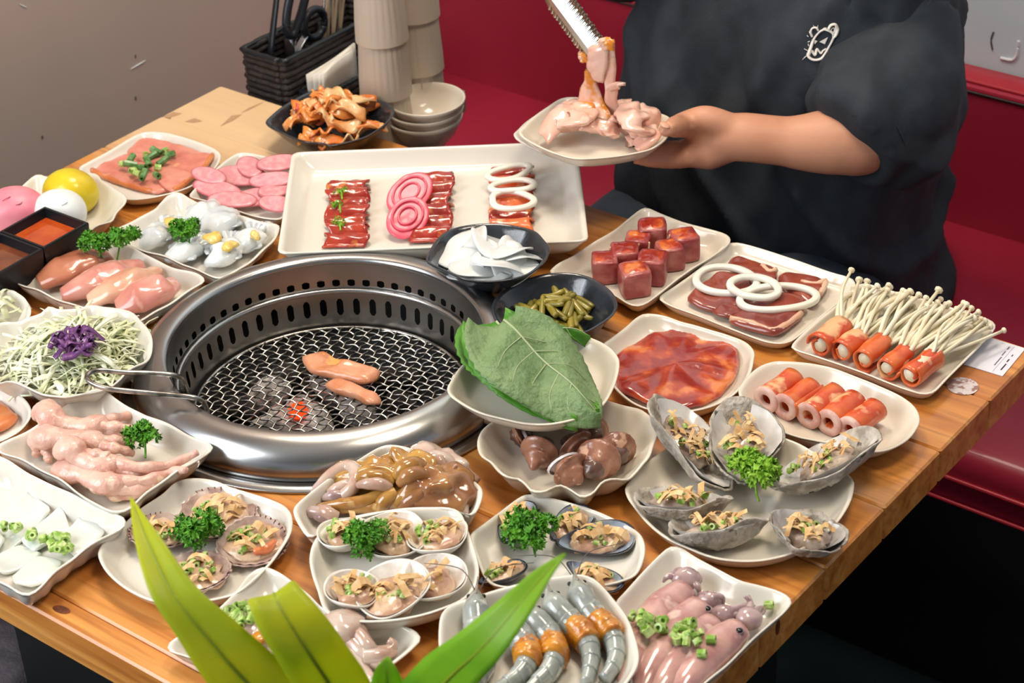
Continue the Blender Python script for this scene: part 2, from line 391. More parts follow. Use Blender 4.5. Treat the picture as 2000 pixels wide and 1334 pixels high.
# worn lacquer near the far corner
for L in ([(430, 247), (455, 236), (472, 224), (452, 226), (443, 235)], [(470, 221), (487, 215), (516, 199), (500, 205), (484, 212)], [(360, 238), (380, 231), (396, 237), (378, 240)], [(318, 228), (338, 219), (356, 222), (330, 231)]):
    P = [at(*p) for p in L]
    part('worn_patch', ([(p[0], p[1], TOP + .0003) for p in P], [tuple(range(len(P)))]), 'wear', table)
stool = thing('stool', 'grey upholstered stool under the front left of the table', 'stool', (-.37, -.40, 0))
def superell(cx, cy, rx, ry, z, n=32, p=.5): return [(cx + rx * np.sign(math.cos(a)) * abs(math.cos(a)) ** p, cy + ry * np.sign(math.sin(a)) * abs(math.sin(a)) ** p, z) for a in np.linspace(0, 2 * math.pi, n, endpoint=False)]
part('cushion', loft([superell(-.37, -.40, r, r, z) for r, z in ((.15, .36), (.165, .37), (.17, .39), (.165, .425), (.15, .44), (.1, .447), (.02, .449))]), 'grey_cloth', stool)
for dx in (-1, 1):
    for dy in (-1, 1): part('leg', stick((-.37 + dx * .12, -.40 + dy * .12, .36), (-.37 + dx * .14, -.40 + dy * .14, 0), .012), 'black_panel', stool)

# ------------------------------------------------------------------ grill
grill = thing('table_grill', 'round stainless steel charcoal grill sunk into the table', 'grill', (0, 0, TOP))
def slotted(r0, r1, z0, z1, n, zs0, zs1, frac=.42, th=.0012):
    """ring wall (radius r0 at z0, r1 at z1) with n upright round-ended slots"""
    geos = []; V = []; F = []
    rows = [z0, zs0, zs0 + (zs1 - zs0) * .18, zs1 - (zs1 - zs0) * .18, zs1, z1]
    R_ = lambda z: r0 + (r1 - r0) * (z - z0) / (z1 - z0)
    for s in range(n):
        a0 = 2 * math.pi * s / n; w = 2 * math.pi / n; full = [0, .5 - frac / 2, .5 - frac / 5, .5 + frac / 5, .5 + frac / 2, 1.0]
        base = len(V)
        for j, z in enumerate(rows):
            cols = list(full)
            for f in cols:
                a = a0 + w * f; V.append((R_(z) * math.cos(a), R_(z) * math.sin(a), TOP + z))
        def idx(j, i): return base + j * 6 + i
        for j in range(5):
            for i in range(5):
                if 1 <= i <= 3 and 1 <= j <= 3:
                    corner = (i in (1, 3)) and (j in (1, 3))
                    if not corner: continue
                    # keep a triangle in each corner so the slot ends are rounded
                    if (i, j) == (1, 1): F.append((idx(1, 1), idx(1, 2), idx(2, 1)))
                    if (i, j) == (3, 1): F.append((idx(1, 3), idx(1, 4), idx(2, 4)))
                    if (i, j) == (1, 3): F.append((idx(3, 1), idx(4, 2), idx(4, 1)))
                    if (i, j) == (3, 3): F.append((idx(3, 4), idx(4, 4), idx(4, 3)))
                    continue
                F.append((idx(j, i), idx(j, i + 1), idx(j + 1, i + 1), idx(j + 1, i)))
    return V, F
part('flange', lathe([(.19, .0008), (.226, .0008), (.227, .002), (.226, .0035), (.215, .004), (.19, .004)], (0, 0, TOP), 96, close=True), 'steel', grill)
part('rim', lathe([(.2, .002), (.2115, .0045), (.2125, .0075), (.2125, .012), (.211, .019), (.2065, .027), (.199, .0345), (.190, .0395), (.181, .0415), (.1745, .0408), (.1712, .0385), (.1705, .0355), (.171, .033), (.185, .03), (.195, .015)], (0, 0, TOP), 128, close=True), 'steel', grill)
part('vent_wall', slotted(.1665, .1708, -.006, .034, 60, .006, .0145, .5), 'steel_dark', grill)
part('fire_pot_lip', lathe([(.1672, .0005), (.1668, .0035), (.1645, .0048), (.1622, .0036), (.1612, 0.0), (.162, -.001), (.1655, -.001)], (0, 0, TOP), 128, close=True), 'steel', grill)
part('fire_pot_wall', slotted(.1575, .1618, -.048, .001, 52, -.028, -.007, .40), 'steel_dark', grill)
part('duct', lathe([(.196, -.002), (.1985, -.10), (.12, -.135), (.02, -.135), (.02, -.132), (.118, -.132), (.195, -.099), (.193, -.002)], (0, 0, TOP), 64, close=True), 'soot', grill)
part('ash_pan', lathe([(.158, -.046), (.150, -.085), (.10, -.105), (.01, -.107), (.01, -.104), (.098, -.102), (.147, -.083), (.1555, -.046)], (0, 0, TOP), 64, close=True), 'soot', grill)
p = at(945, 828, .004)
part('latch', tube([p + np.array([-.012, -.008, .0]), p + np.array([0, 0, .006]), p + np.array([.012, .004, .001])], [.004, .006, .003], 8), 'steel', grill)
# charcoal: pale ash-covered lumps and one glowing face
coal_px = [(520, 770, .026, 'ash'), (590, 800, .024, 'ash'), (650, 760, .024, 'ash'), (540, 830, .024, 'ash'), (700, 800, .022, 'ash'), (620, 835, .022, 'ash'), (470, 800, .020, 'charcoal'),
           (740, 740, .020, 'charcoal'), (560, 730, .020, 'charcoal'), (640, 700, .022, 'charcoal'), (800, 720, .020, 'charcoal'), (480, 740, .020, 'charcoal'), (700, 870, .022, 'charcoal'), (780, 790, .02, 'charcoal')]
for i, (px, py, r, m) in enumerate(coal_px):
    p = at(px, py, -.072); rr = math.hypot(p[0], p[1])
    if rr > .115: p[:2] *= .115 / rr
    place = ['left of the pair of embers', 'beside the glowing ember', 'under the small piece of meat', 'by the near rim', 'right of the others', 'nearest the rim',
             'leftmost dark', 'right of the meat', 'behind the ember', 'under the large piece of meat', 'farthest right', 'behind the leftmost lump', 'hidden under the near rim', 'right of the ash lumps'][i]
    solo('charcoal_lump', blob(p, (r * 1.1, r * .85, r * .8), (rnd.random(), rnd.random(), rnd.random() * 6), 14, 9, .5, 38, i * 3.1), m,
         ('pale ash-covered' if m == 'ash' else 'dark') + ' charcoal lump under the grate, ' + place, 'charcoal', 'charcoal in the grill')
p = at(582, 800, -.053)
solo('glowing_ember', blob(p, (.011, .009, .008), (.4, .2, 1), 12, 8, .5, 60, 2.2), 'ember', 'glowing red ember between ash-covered charcoal lumps', 'charcoal')
# grate of crimped wire with a long loop handle
grate = thing('grill_grate', 'round crimped wire grate with a long loop handle', 'grate', (0, 0, TOP - .045))
GZ = TOP - .041; RG = .1525; pitch = .0105; nW = int(RG / pitch)
def wire(off, direction):
    h = math.sqrt(max(1e-6, RG ** 2 - off ** 2)); n = max(6, int(2 * h / pitch * 4)); P = []
    for k in range(n + 1):
        s = -h + 2 * h * k / n; z = GZ + .0011 * math.cos(math.pi * s / pitch + (math.pi * round(off / pitch)) + (0 if direction == 0 else math.pi))
        wob = .0009 * math.sin(math.pi * s / pitch + .7)
        P.append((s, off + wob, z))
    a = math.radians(8 if direction == 0 else 98); ca, sa = math.cos(a), math.sin(a)
    P = [np.array((x * ca - y * sa, x * sa + y * ca, z)) for x, y, z in P]
    rings = []
    for i in range(len(P)):
        t = P[min(i + 1, len(P) - 1)] - P[max(i - 1, 0)]; t /= np.linalg.norm(t); s_ = np.cross(t, (0, 0, 1)); s_ /= np.linalg.norm(s_); u = np.cross(s_, t)
        rings.append([P[i] + .00105 * (s_ * math.cos(q) + u * math.sin(q)) for q in (0, 1.26, 2.51, 3.77, 5.03)])
    return loft(rings)
for d in (0, 1):
    for k in range(-nW, nW + 1):
        part('wire', wire(k * pitch, d), 'wire', grate)
part('frame_ring', lathe([(RG + .002 * math.cos(a), -.041 + .002 * math.sin(a)) for a in np.linspace(0, 2 * math.pi, 8, endpoint=False)], (0, 0, TOP), 96, close=True), 'wire', grate)
h1 = cB([(1112, 650), (1105, 600), (1082, 552), (1030, 524), (880, 512), (740, 508), (600, 495), (545, 503), (515, 530), (525, 558), (575, 585), (650, 605), (800, 622), (1000, 640), (1150, 657), (1200, 680), (1222, 720), (1228, 770)])
zz = [-.035, .0, .03, .049, .054, .059, .064, .066, .066, .066, .064, .062, .058, .054, .051, .04, .012, -.035]
part('handle', tube([at(p[0], p[1], z) for p, z in zip(h1, zz)], .0028, 8, 110), 'wire', grate, 'bent steel wire loop handle')
# ------------------------------------------------------------------ crockery
mat('cream', (222, 217, 205), .2, (228, 223, 212), 3, coat=.5, cr=.12)
mat('cream_lamplit', (223, 214, 197), .2, (229, 221, 206), 3, coat=.5, cr=.12)  # warm lamplight on the plates towards the right is put into this glaze
mat('melamine_grey', (206, 202, 190), .26, coat=.3)
mat('black_glaze', (34, 38, 44), .2, (48, 54, 62), 30, coat=.6, bump=.12, bscale=140)
mat('black_plastic', (24, 28, 32), .3)
mat('cup_beige', (192, 178, 160), .45)
mat('bowl_beige', (220, 208, 190), .22, coat=.4)

def dish(name, pts, rim, label, cat='plate', material='cream', zb=0.0, flat=.72, th=.0035, n=96, flute=0, famp=0.0, zwave=None, curve=1.7, floor=.0045, ctr=None, tilt=None, raw=False):
    """plate or bowl from the plan of its rim (world xy) and its height"""
    if raw:
        Q = np.array([(p[0], p[1]) for p in list(pts) + [pts[0]]]); Lq = np.r_[0, np.cumsum(np.linalg.norm(np.diff(Q, axis=0), axis=1))]; sq = np.linspace(0, Lq[-1], n + 1)[:-1]
        O = np.array([np.interp(sq, Lq, Q[:, k]) for k in range(2)]).T
    else: O = spline([(p[0], p[1]) for p in pts], n, True)
    c = O.mean(0) if ctr is None else np.array(ctr)
    R0 = np.linalg.norm(O - c, axis=1); rad = R0.mean()
    u = np.arange(n) / n
    fl = np.sin(2 * math.pi * flute * u) if flute else np.zeros(n)
    zw = np.array([zwave(k) for k in u]) if zwave else np.zeros(n)
    rings = []
    def ring(s, z, off=0.0, f=0.0, wz=0.0):
        return [(c[0] + (O[k][0] - c[0]) * (s + (off + famp * fl[k] * f) / rad), c[1] + (O[k][1] - c[1]) * (s + (off + famp * fl[k] * f) / rad), TOP + zb + z + zw[k] * wz) for k in range(n)]
    steps = [0, .15, .3, .45, .6, .75, .88, .96]
    rings.append(ring(.02, .0)); rings.append(ring(flat * .8, .0)); rings.append(ring(flat * .93, .0))
    for t in steps[1:]:
        rings.append(ring(flat + (1 - flat) * t, rim * t ** curve - .0006 * (1 - t), 0, math.sin(math.pi * t), t * t))
    rings.append(ring(1.0, rim - th * .55, -.0004, 0, 1)); rings.append(ring(1.0, rim - th * .15, 0, 0, 1)); rings.append(ring(1.0, rim, -.0008, 0, 1)); rings.append(ring(1.0, rim - th * .05, -th * .7, 0, 1))
    for t in steps[::-1]:
        z = rim * t ** curve
        rings.append(ring(flat + (1 - flat) * t, max(z + (floor - 0) * (1 - t) , floor) - .0004, -th * (.35 + .65 * t), math.sin(math.pi * t), t * t))
    rings.append(ring(flat * .9, floor - .0002)); rings.append(ring(flat * .6, floor - .0004)); rings.append(ring(flat * .3, floor - .0005)); rings.append(ring(.02, floor - .0005))
    g = loft(rings)
    if tilt is not None: g = xf(g, tilt)
    return solo(name, g, material, label, cat)
def pl(c, L, z): return [at(p[0], p[1], z) for p in c(L)]
wav = lambda k, a, ph=0.0: (lambda u: a * math.sin(2 * math.pi * k * u + ph))

dish('meat_plate', pl(cA, [(1060, 95), (1200, 110), (1400, 170), (1535, 232), (1552, 290), (1500, 370), (1350, 480), (1150, 545), (950, 576), (840, 560), (700, 500), (590, 410), (556, 352), (600, 320), (760, 235), (900, 150), (980, 110)], .017), .017,
     'cream plate with pink marinated meat slices by the wall', flat=.8)
dish('sausage_plate', [at(*p, .02) for p in ((478, 297), (520, 305), (560, 318), (578, 340), (575, 380), (560, 415), (545, 428), (500, 423), (460, 411), (400, 392), (371, 384), (376, 372), (400, 349), (424, 326), (455, 303))], .02,
     'cream square plate of pink sausage slices left of the long tray', flat=.76)
dish('ball_plate', [at(*p, .03) for p in ((50, 356), (73, 342), (95, 345), (140, 338), (185, 340), (200, 352), (216, 360), (230, 371), (246, 385), (246, 396), (228, 413), (219, 432), (194, 441), (180, 449), (166, 466), (140, 480), (90, 492), (40, 500), (-20, 500), (-60, 480), (-80, 450), (-70, 420), (-30, 400), (10, 385))], .03,
     'scalloped cream plate holding three coloured balls', flat=.6, flute=17, famp=.0016, zwave=wav(8, .0015))
dish('squid_plate', pl(cA, [(1180, 545), (1255, 527), (1340, 565), (1450, 620), (1560, 640), (1700, 690), (1850, 728), (1955, 752), (1968, 790), (1930, 860), (1830, 960), (1720, 1045), (1620, 1108), (1555, 1126), (1480, 1110), (1330, 1050), (1180, 985), (980, 925), (840, 880), (748, 845), (755, 822), (860, 760), (960, 705), (1080, 650), (1130, 590)], .026), .026,
     'rectangular cream plate of white baby cuttlefish', flat=.74, flute=22, famp=.0014, zwave=wav(11, .0009))
dish('fillet_plate', pl(cA, [(95, 1148), (180, 1100), (300, 1060), (420, 985), (520, 920), (600, 848), (660, 822), (740, 832), (860, 880), (980, 930), (1100, 1000), (1250, 1060), (1400, 1100), (1440, 1140), (1380, 1190), (1260, 1270), (1130, 1350), (1000, 1425), (940, 1425), (820, 1385), (700, 1355), (560, 1330), (430, 1290), (250, 1210), (150, 1175)], .026), .026,
     'rectangular cream plate of raw pink fillets', flat=.76, flute=22, famp=.0014, zwave=wav(11, .0009))
dish('salad_plate', pl(cB, [(905, 330), (893, 280), (850, 212), (790, 150), (700, 135), (620, 122), (540, 98), (450, 122), (350, 138), (290, 122), (240, 155), (170, 170), (100, 200), (20, 210), (-60, 250), (-140, 290), (-200, 370), (-190, 450), (-120, 520), (-40, 575), (60, 570), (170, 600), (250, 630), (330, 650), (400, 662), (500, 640), (620, 600), (700, 560), (770, 500), (860, 450), (893, 400)], .047), .036,
     'fluted cream plate of shredded cabbage', flat=.62, zb=.011, flute=16, famp=.0022, zwave=wav(8, .002))
dish('side_plate', [at(*p, .03) for p in ((20, 566), (35, 574), (50, 582), (60, 600), (58, 618), (30, 628), (-20, 640), (-80, 650), (-120, 640), (-140, 610), (-110, 580), (-60, 562), (-20, 560))], .03,
     'fluted cream plate cut by the left edge of the photo behind the cabbage', flat=.62, flute=14, famp=.002, zwave=wav(7, .002))
dish('small_plate', [at(*p, .024) for p in ((0, 753), (20, 760), (46, 776), (60, 795), (60, 815), (43, 838), (20, 853), (-10, 864), (-60, 862), (-100, 840), (-110, 800), (-90, 768), (-40, 752))], .024,
     'small square cream plate at the left edge of the table', flat=.7)
dish('chicken_feet_plate', pl(cB, [(1262, 950), (1230, 920), (1150, 890), (1050, 835), (950, 790), (830, 740), (740, 700), (640, 622), (565, 606), (480, 640), (350, 722), (240, 800), (110, 875), (-10, 935), (-30, 955), (0, 978), (100, 1012), (200, 1065), (330, 1130), (450, 1215), (560, 1290), (660, 1330), (740, 1325), (800, 1290), (900, 1200), (1050, 1095), (1120, 1060), (1200, 1005), (1250, 970)], .036), .028,
     'rectangular cream plate of raw chicken feet', flat=.76, zb=.008, flute=22, famp=.0014, zwave=wav(11, .0009))
dish('squid_slice_plate', pl(cC, [(722, 405), (700, 378), (600, 338), (480, 280), (350, 212), (200, 150), (100, 82), (20, 40), (-60, 20), (-150, 60), (-300, 200), (-420, 330), (-440, 400), (-330, 520), (-200, 610), (-80, 710), (0, 758), (60, 790), (110, 818), (170, 824), (240, 780), (330, 690), (420, 620), (500, 560), (640, 478), (710, 435)], .03), .03,
     'rectangular cream plate of white squid sheets at the front left', flat=.78, flute=22, famp=.0016, zwave=wav(11, .001))
dish('scallop_plate', pl(cK, [(580, 97), (700, 110), (800, 150), (900, 180), (1040, 225), (1120, 270), (1152, 335), (1140, 420), (1080, 520), (1000, 620), (850, 750), (720, 795), (600, 810), (450, 820), (330, 800), (200, 740), (100, 660), (45, 580), (35, 515), (80, 450), (180, 360), (280, 270), (400, 190), (480, 120)], .022), .022,
     'rounded square cream plate of dressed scallops', flat=.78)
dish('octopus_plate', pl(cK, [(980, 608), (1060, 630), (1150, 690), (1240, 760), (1340, 850), (1500, 910), (1650, 930), (1750, 938), (1850, 970), (1888, 1020), (1850, 1070), (1780, 1130), (1700, 1190), (1600, 1280), (1480, 1370), (1400, 1400), (1300, 1380), (1100, 1320), (900, 1255), (700, 1180), (530, 1120), (450, 1095), (433, 1062), (470, 1020), (600, 950), (720, 850), (830, 740), (900, 650)], .022), .022,
     'cream plate of small octopus half hidden by the long leaves', flat=.76)
dish('cuttlefish_plate', pl(cI, [(550, 183), (650, 200), (740, 240), (850, 290), (950, 350), (1020, 400), (1035, 450), (1010, 525), (975, 555), (900, 535), (760, 518), (600, 524), (450, 555), (300, 592), (200, 635), (120, 672), (70, 620), (35, 545), (50, 500), (130, 430), (250, 340), (380, 260), (480, 200)], .036), .028,
     'oval cream plate of marinated cuttlefish in front of the grill', flat=.8, zb=.008)
dish('clam_plate', pl(cI, [(860, 515), (920, 545), (960, 640), (1000, 760), (1016, 850), (1000, 930), (940, 1000), (830, 1050), (700, 1090), (550, 1115), (400, 1120), (280, 1105), (200, 1060), (160, 950), (130, 860), (120, 780), (140, 700), (200, 620), (280, 580), (400, 550), (520, 530), (650, 515), (760, 512)], .036), .024,
     'rounded cream plate of six dressed clams', flat=.78, zb=.012)
dish('mussel_plate', pl(cI, [(1290, 445), (1400, 465), (1500, 490), (1640, 535), (1760, 590), (1850, 640), (1888, 695), (1890, 770), (1855, 860), (1790, 900), (1650, 930), (1450, 930), (1250, 940), (1100, 930), (1040, 880), (1000, 780), (970, 700), (975, 650), (1040, 600), (1120, 540), (1230, 460)], .02), .02,
     'rounded cream plate of dressed mussels', flat=.78)
dish('prawn_plate', pl(cJ, [(800, 318), (860, 325), (920, 360), (1000, 450), (1060, 530), (1100, 620), (1126, 720), (1120, 790), (1080, 860), (1020, 930), (930, 990), (760, 1030), (560, 1040), (360, 1020), (200, 970), (130, 900), (108, 800), (97, 700), (97, 600), (112, 520), (170, 470), (300, 425), (450, 380), (600, 345), (700, 330)], .042), .03,
     'deep square cream plate of raw prawns', flat=.72, zb=.012)
dish('baby_squid_plate', pl(cJ, [(1290, 175), (1345, 182), (1420, 230), (1550, 300), (1650, 350), (1750, 375), (1860, 410), (1912, 455), (1880, 510), (1800, 580), (1720, 650), (1650, 720), (1580, 790), (1480, 870), (1380, 960), (1260, 1030), (1150, 1010), (1080, 940), (1080, 860), (1075, 760), (1040, 640), (1010, 560), (1000, 500), (1010, 455), (1060, 400), (1150, 300), (1240, 210)], .022), .022,
     'rectangular cream plate of whole raw squid', flat=.74, flute=0)
dish('oyster_plate', pl(cH, [(150, 720), (165, 685), (210, 630), (300, 530), (430, 440), (560, 360), (700, 300), (860, 252), (1000, 245), (1130, 280), (1250, 330), (1400, 385), (1550, 470), (1700, 560), (1795, 645), (1808, 710), (1780, 820), (1700, 950), (1600, 1050), (1450, 1150), (1300, 1210), (1100, 1245), (900, 1240), (750, 1210), (600, 1150), (450, 1080), (320, 980), (220, 860), (165, 780)], .022), .022,
     'large round cream plate of dressed oysters', flat=.8, material='cream_lamplit')
dish('whelk_plate', pl(cI, [(1005, 190), (1012, 150), (1040, 100), (1090, 50), (1180, 10), (1300, -20), (1450, -50), (1600, -60), (1750, -40), (1850, -10), (1900, 25), (1940, 60), (1962, 110), (1940, 180), (1920, 250), (1880, 290), (1840, 330), (1800, 366), (1730, 372), (1670, 392), (1620, 438), (1560, 452), (1500, 422), (1440, 406), (1360, 440), (1290, 425), (1260, 390), (1220, 362), (1160, 360), (1110, 330), (1070, 272), (1020, 232)], .034), .034,
     'fluted cream plate of whelks under the green leaves', flat=.6, flute=16, famp=.002, zwave=wav(8, .002), material='cream_lamplit')
dish('leaf_plate', pl(cE, [(160, 1030), (172, 998), (220, 920), (290, 850), (400, 775), (520, 720), (680, 690), (850, 690), (1000, 720), (1110, 770), (1165, 825), (1183, 875), (1170, 960), (1130, 1060), (1080, 1130), (1000, 1180), (900, 1215), (760, 1240), (620, 1235), (480, 1205), (350, 1170), (250, 1120), (180, 1070)], .064), .022,
     'cream plate stacked with green perilla leaves', flat=.74, zb=.042, material='cream_lamplit')
dish('beef_slab_plate', pl(cF, [(620, 702), (720, 715), (820, 750), (900, 770), (1000, 800), (1100, 830), (1200, 870), (1252, 925), (1250, 980), (1230, 1060), (1170, 1150), (1080, 1220), (950, 1270), (800, 1290), (680, 1285), (560, 1250), (470, 1190), (400, 1110), (370, 1020), (350, 950), (350, 890), (400, 850), (480, 790), (560, 722)], .02), .02,
     'rounded cream plate under a broad slab of marinated beef', flat=.8, material='cream_lamplit')
dish('roll_plate', pl(cG, [(140, 880), (152, 845), (200, 780), (280, 715), (370, 685), (450, 683), (600, 695), (750, 725), (900, 780), (1050, 840), (1200, 910), (1290, 980), (1322, 1050), (1310, 1110), (1250, 1190), (1150, 1250), (1050, 1275), (950, 1265), (800, 1230), (640, 1200), (500, 1170), (350, 1110), (230, 1040), (165, 960)], .024), .024,
     'oval cream plate of five short bacon rolls', flat=.68, material='cream_lamplit')
dish('enoki_plate', pl(cG, [(485, 592), (500, 560), (560, 500), (650, 420), (750, 340), (850, 250), (900, 195), (950, 175), (1010, 185), (1200, 240), (1400, 290), (1600, 355), (1750, 400), (1812, 440), (1800, 490), (1700, 600), (1600, 700), (1500, 800), (1425, 878), (1370, 898), (1300, 890), (1150, 840), (950, 760), (750, 690), (600, 640), (520, 615)], .015), .015,
     'rectangular cream plate of enoki mushroom rolls', flat=.86, material='cream_lamplit')
dish('onion_beef_plate', pl(cF, [(692, 620), (702, 592), (780, 540), (880, 470), (980, 390), (1060, 310), (1110, 285), (1170, 285), (1300, 320), (1500, 385), (1700, 455), (1820, 490), (1852, 522), (1840, 560), (1750, 640), (1620, 750), (1500, 850), (1450, 875), (1400, 882), (1300, 865), (1100, 790), (900, 710), (760, 660)], .015), .015,
     'square cream plate of beef slices under onion rings', flat=.86, material='cream_lamplit')
dish('cube_plate', pl(cF, [(580, 85), (622, 77), (700, 110), (830, 160), (980, 200), (1080, 230), (1112, 262), (1095, 300), (1000, 370), (900, 430), (800, 500), (700, 580), (620, 640), (560, 660), (500, 645), (430, 600), (340, 560), (240, 530), (130, 490), (60, 470), (40, 455), (60, 430), (100, 400), (180, 360), (300, 280), (420, 210), (520, 130)], .02), .02,
     'rectangular cream plate of beef cubes by the far edge', flat=.78, material='cream_lamplit', flute=18, famp=.001)
dish('pickle_bowl', pl(cE, [(425, 550), (440, 500), (500, 440), (600, 390), (720, 350), (830, 338), (930, 345), (1020, 370), (1100, 420), (1150, 470), (1172, 530), (1150, 585), (1080, 640), (990, 690), (880, 715), (760, 725), (640, 715), (540, 690), (470, 650), (435, 600)], .042), .042,
     'black glazed bowl of pickled garlic stems', 'bowl', 'black_glaze', flat=.46, curve=1.35, floor=.005)
dish('radish_bowl', pl(cE, [(36, 268), (55, 210), (110, 130), (190, 80), (300, 55), (430, 47), (560, 60), (680, 92), (740, 150), (768, 190), (760, 245), (700, 312), (620, 360), (500, 387), (380, 392), (260, 377), (150, 330), (70, 295)], .062), .036,
     'black glazed bowl of white radish slices beside the grill', 'bowl', 'black_glaze', zb=.026, flat=.5, curve=1.35, floor=.005)
dish('kimchi_bowl', pl(cM, [(395, 792), (440, 742), (520, 680), (640, 612), (740, 580), (805, 576), (850, 600), (960, 615), (1100, 637), (1195, 670), (1233, 712), (1210, 775), (1150, 832), (1050, 892), (950, 922), (880, 937), (820, 948), (760, 932), (650, 922), (560, 892), (480, 855), (420, 825)], .04), .04,
     'black glazed bowl of kimchi at the far side of the table', 'bowl', 'black_glaze', flat=.5, curve=1.3, floor=.005)
# the long tray of three meats: a true rectangle, its far corner reaching past the table edge
tr = [at(570, 297, .044), at(1127, 275, .044), at(1150, 470, .044), at(541, 495, .044)]
def rrect(C, r=.012, k=8):
    out = []
    for i in range(4):
        p, a, b = np.array(C[i][:2]), np.array(C[i - 1][:2]), np.array(C[(i + 1) % 4][:2])
        da = (a - p) / np.linalg.norm(a - p); db = (b - p) / np.linalg.norm(b - p); L = np.linalg.norm(a - p), np.linalg.norm(b - p)
        out.append(p + da * L[0] * .35)
        for t in np.linspace(0, 1, k):
            out.append(p + da * r * (1 - t) ** 2 + db * r * t ** 2)
        out.append(p + db * L[1] * .35)
    return out
dish('long_tray', rrect(tr), .026, 'long cream rectangular tray with three rows of meat', 'tray', 'cream', zb=.018, flat=.86, n=200, curve=1.4, floor=.0055, th=.005, raw=True)
def small_bowl(c, r, h, label, name='rice_bowl'):
    g = lathe([(r * .42, 0), (r * .5, 0), (r * .52, .004), (r * .8, h * .45), (r * .96, h * .85), (r, h), (r - .002, h + .0006), (r - .0035, h - .0005), (r * .92, h * .8), (r * .74, h * .42), (r * .45, .007), (.002, .005)], c, 48)
    return solo(name, g, 'bowl_beige', label, 'bowl', 'stack of small beige bowls')
LEDGE = TOP - .05
stand = thing('side_stand', 'low grey-brown side stand behind the table holding cups and bowls', 'stand', (-.5, .58, 0))
mat('laminate', (150, 132, 116), .5, (138, 120, 104), 20, stretch=(1, 8, 1))
SP = [(-.602, .462), (-.312, .462), (-.335, .57), (-.385, .71), (-.602, .71)]
part('top', loft([[(x, y, z) for x, y in SP] for z in (LEDGE - .03, LEDGE)]), 'laminate', stand, smooth=False)
for x in (-.58, -.37):
    part('leg', box(x - .02, x + .02, .48, .52, 0, LEDGE - .03), 'plinth', stand, smooth=False)
bc = at(833, 283, -.05)
for i, (dx, dy) in enumerate(((0, 0), (.002, .001), (.004, .003))):
    small_bowl((bc[0] + dx, bc[1] + dy, LEDGE + .0005 + i * .0125), .0525, .044, 'small beige bowl, ' + ['bottom', 'middle', 'top'][i] + ' of the stack beside the cups')
# ribbed cups, upside down and stacked
def cup(c, label, h=.102, r0=.0358, r1=.0295):
    n = 72; rings = []
    for (r, z, f) in ((r0 - .002, .002, 0), (r0 - .001, 0, 0), (r0 - .0001, .0003, 0), (r0, .0008, 0), (r0 - .0001, .0022, 0), (r0 - .0004, .006, .1), (r0 - .0006, .01, .3), (r0 - .0015, .025, 1), (r0 - (r0 - r1) * .5, h * .5, 1), (r0 - (r0 - r1) * .78, h * .8, 1), (r1, h - .005, .6), (r1 - .002, h - .001, 0), (r1 - .006, h, 0), (.002, h, 0)):
        rings.append([(c[0] + (r + .0007 * f * math.cos(24 * a)) * math.cos(a), c[1] + (r + .0007 * f * math.cos(24 * a)) * math.sin(a), c[2] + z) for a in np.linspace(0, 2 * math.pi, n, endpoint=False)])
    inner = [[(c[0] + r * math.cos(a), c[1] + r * math.sin(a), c[2] + z) for a in np.linspace(0, 2 * math.pi, n, endpoint=False)] for r, z in ((.002, h - .003), (r1 - .007, h - .003), (r1 - .003, h - .01), (r0 - .003, .01), (r0 - .002, .002))]
    return solo('tumbler', loft(inner + rings, caps=True), 'cup_beige', label, 'cup', 'stacked beige tumblers')
cb = at(762, 282, -.05)
for i in range(3): cup((cb[0] + .001 * i, cb[1], LEDGE + .0005 + i * .0785), 'ribbed beige tumbler upside down, ' + ['lowest', 'second', 'third'][i] + ' of the near stack')
cb2 = at(838, 236, -.05) + np.array([-.065, .075, 0])
cb2 = at(826, 233, -.05)
for i in range(3): cup((cb2[0], cb2[1] - .001 * i, LEDGE + .0005 + i * .0785), 'ribbed beige tumbler upside down, ' + ['lowest', 'second', 'third'][i] + ' of the far stack')
# ------------------------------------------------------------------ food: helpers and materials
FL = .0048
mat('beef', (146, 38, 28), .24, (186, 70, 34), 30, col3=(216, 122, 62), bump=.25, bscale=70, sss=.1, coat=.6, lo=.44, hi=.55)
mat('beef_red', (136, 30, 30), .26, (160, 46, 34), 22, bump=.2, bscale=60, sss=.1, coat=.6)
mat('beef_dull', (124, 50, 40), .3, (148, 64, 44), 18, bump=.2, bscale=80, coat=.5)
mat('beef_side', (146, 52, 54), .35, (186, 110, 100), 40, bump=.3, bscale=120, coat=.35, lo=.45, hi=.7)
mat('beef_marble', (206, 108, 66), .3, coat=.5)
mat('beef_fat', (214, 158, 128), .35, (228, 190, 160), 40, coat=.4)
mat('cured', (176, 58, 34), .22, (150, 36, 30), 34, col3=(208, 124, 60), bump=.25, bscale=80, coat=.7, stretch=(1, 1, 1))
mat('bacon', (222, 112, 54), .3, (204, 72, 32), 30, col3=(236, 180, 130), bump=.15, bscale=60, coat=.4, lo=.38, hi=.56)
mat('bacon_end', (226, 186, 172), .45, (208, 150, 138), 60, coat=.2)
mat('onion', (238, 234, 222), .25, (228, 226, 212), 20, sss=.3, ssr=(1, .9, .7), coat=.3)
mat('pink_onion', (220, 78, 100), .36, (230, 108, 124), 30, coat=.12)
mat('mushroom', (236, 228, 204), .45, (226, 212, 180), 30, sss=.2, ssr=(1, .8, .5))
mat('parsley', (62, 130, 24), .5, (98, 164, 40), 120, sss=.1, ssr=(.4, 1, .2))
mat('parsley_pale', (112, 166, 34), .5, (150, 196, 60), 120, sss=.1, ssr=(.4, 1, .2))
mat('scallion', (126, 168, 58), .4, (196, 214, 138), 160, coat=.2)
mat('scallion_dark', (62, 112, 50), .4, (112, 152, 90), 120, coat=.2)
mat('flake', (228, 196, 146), .55, (212, 166, 108), 90)
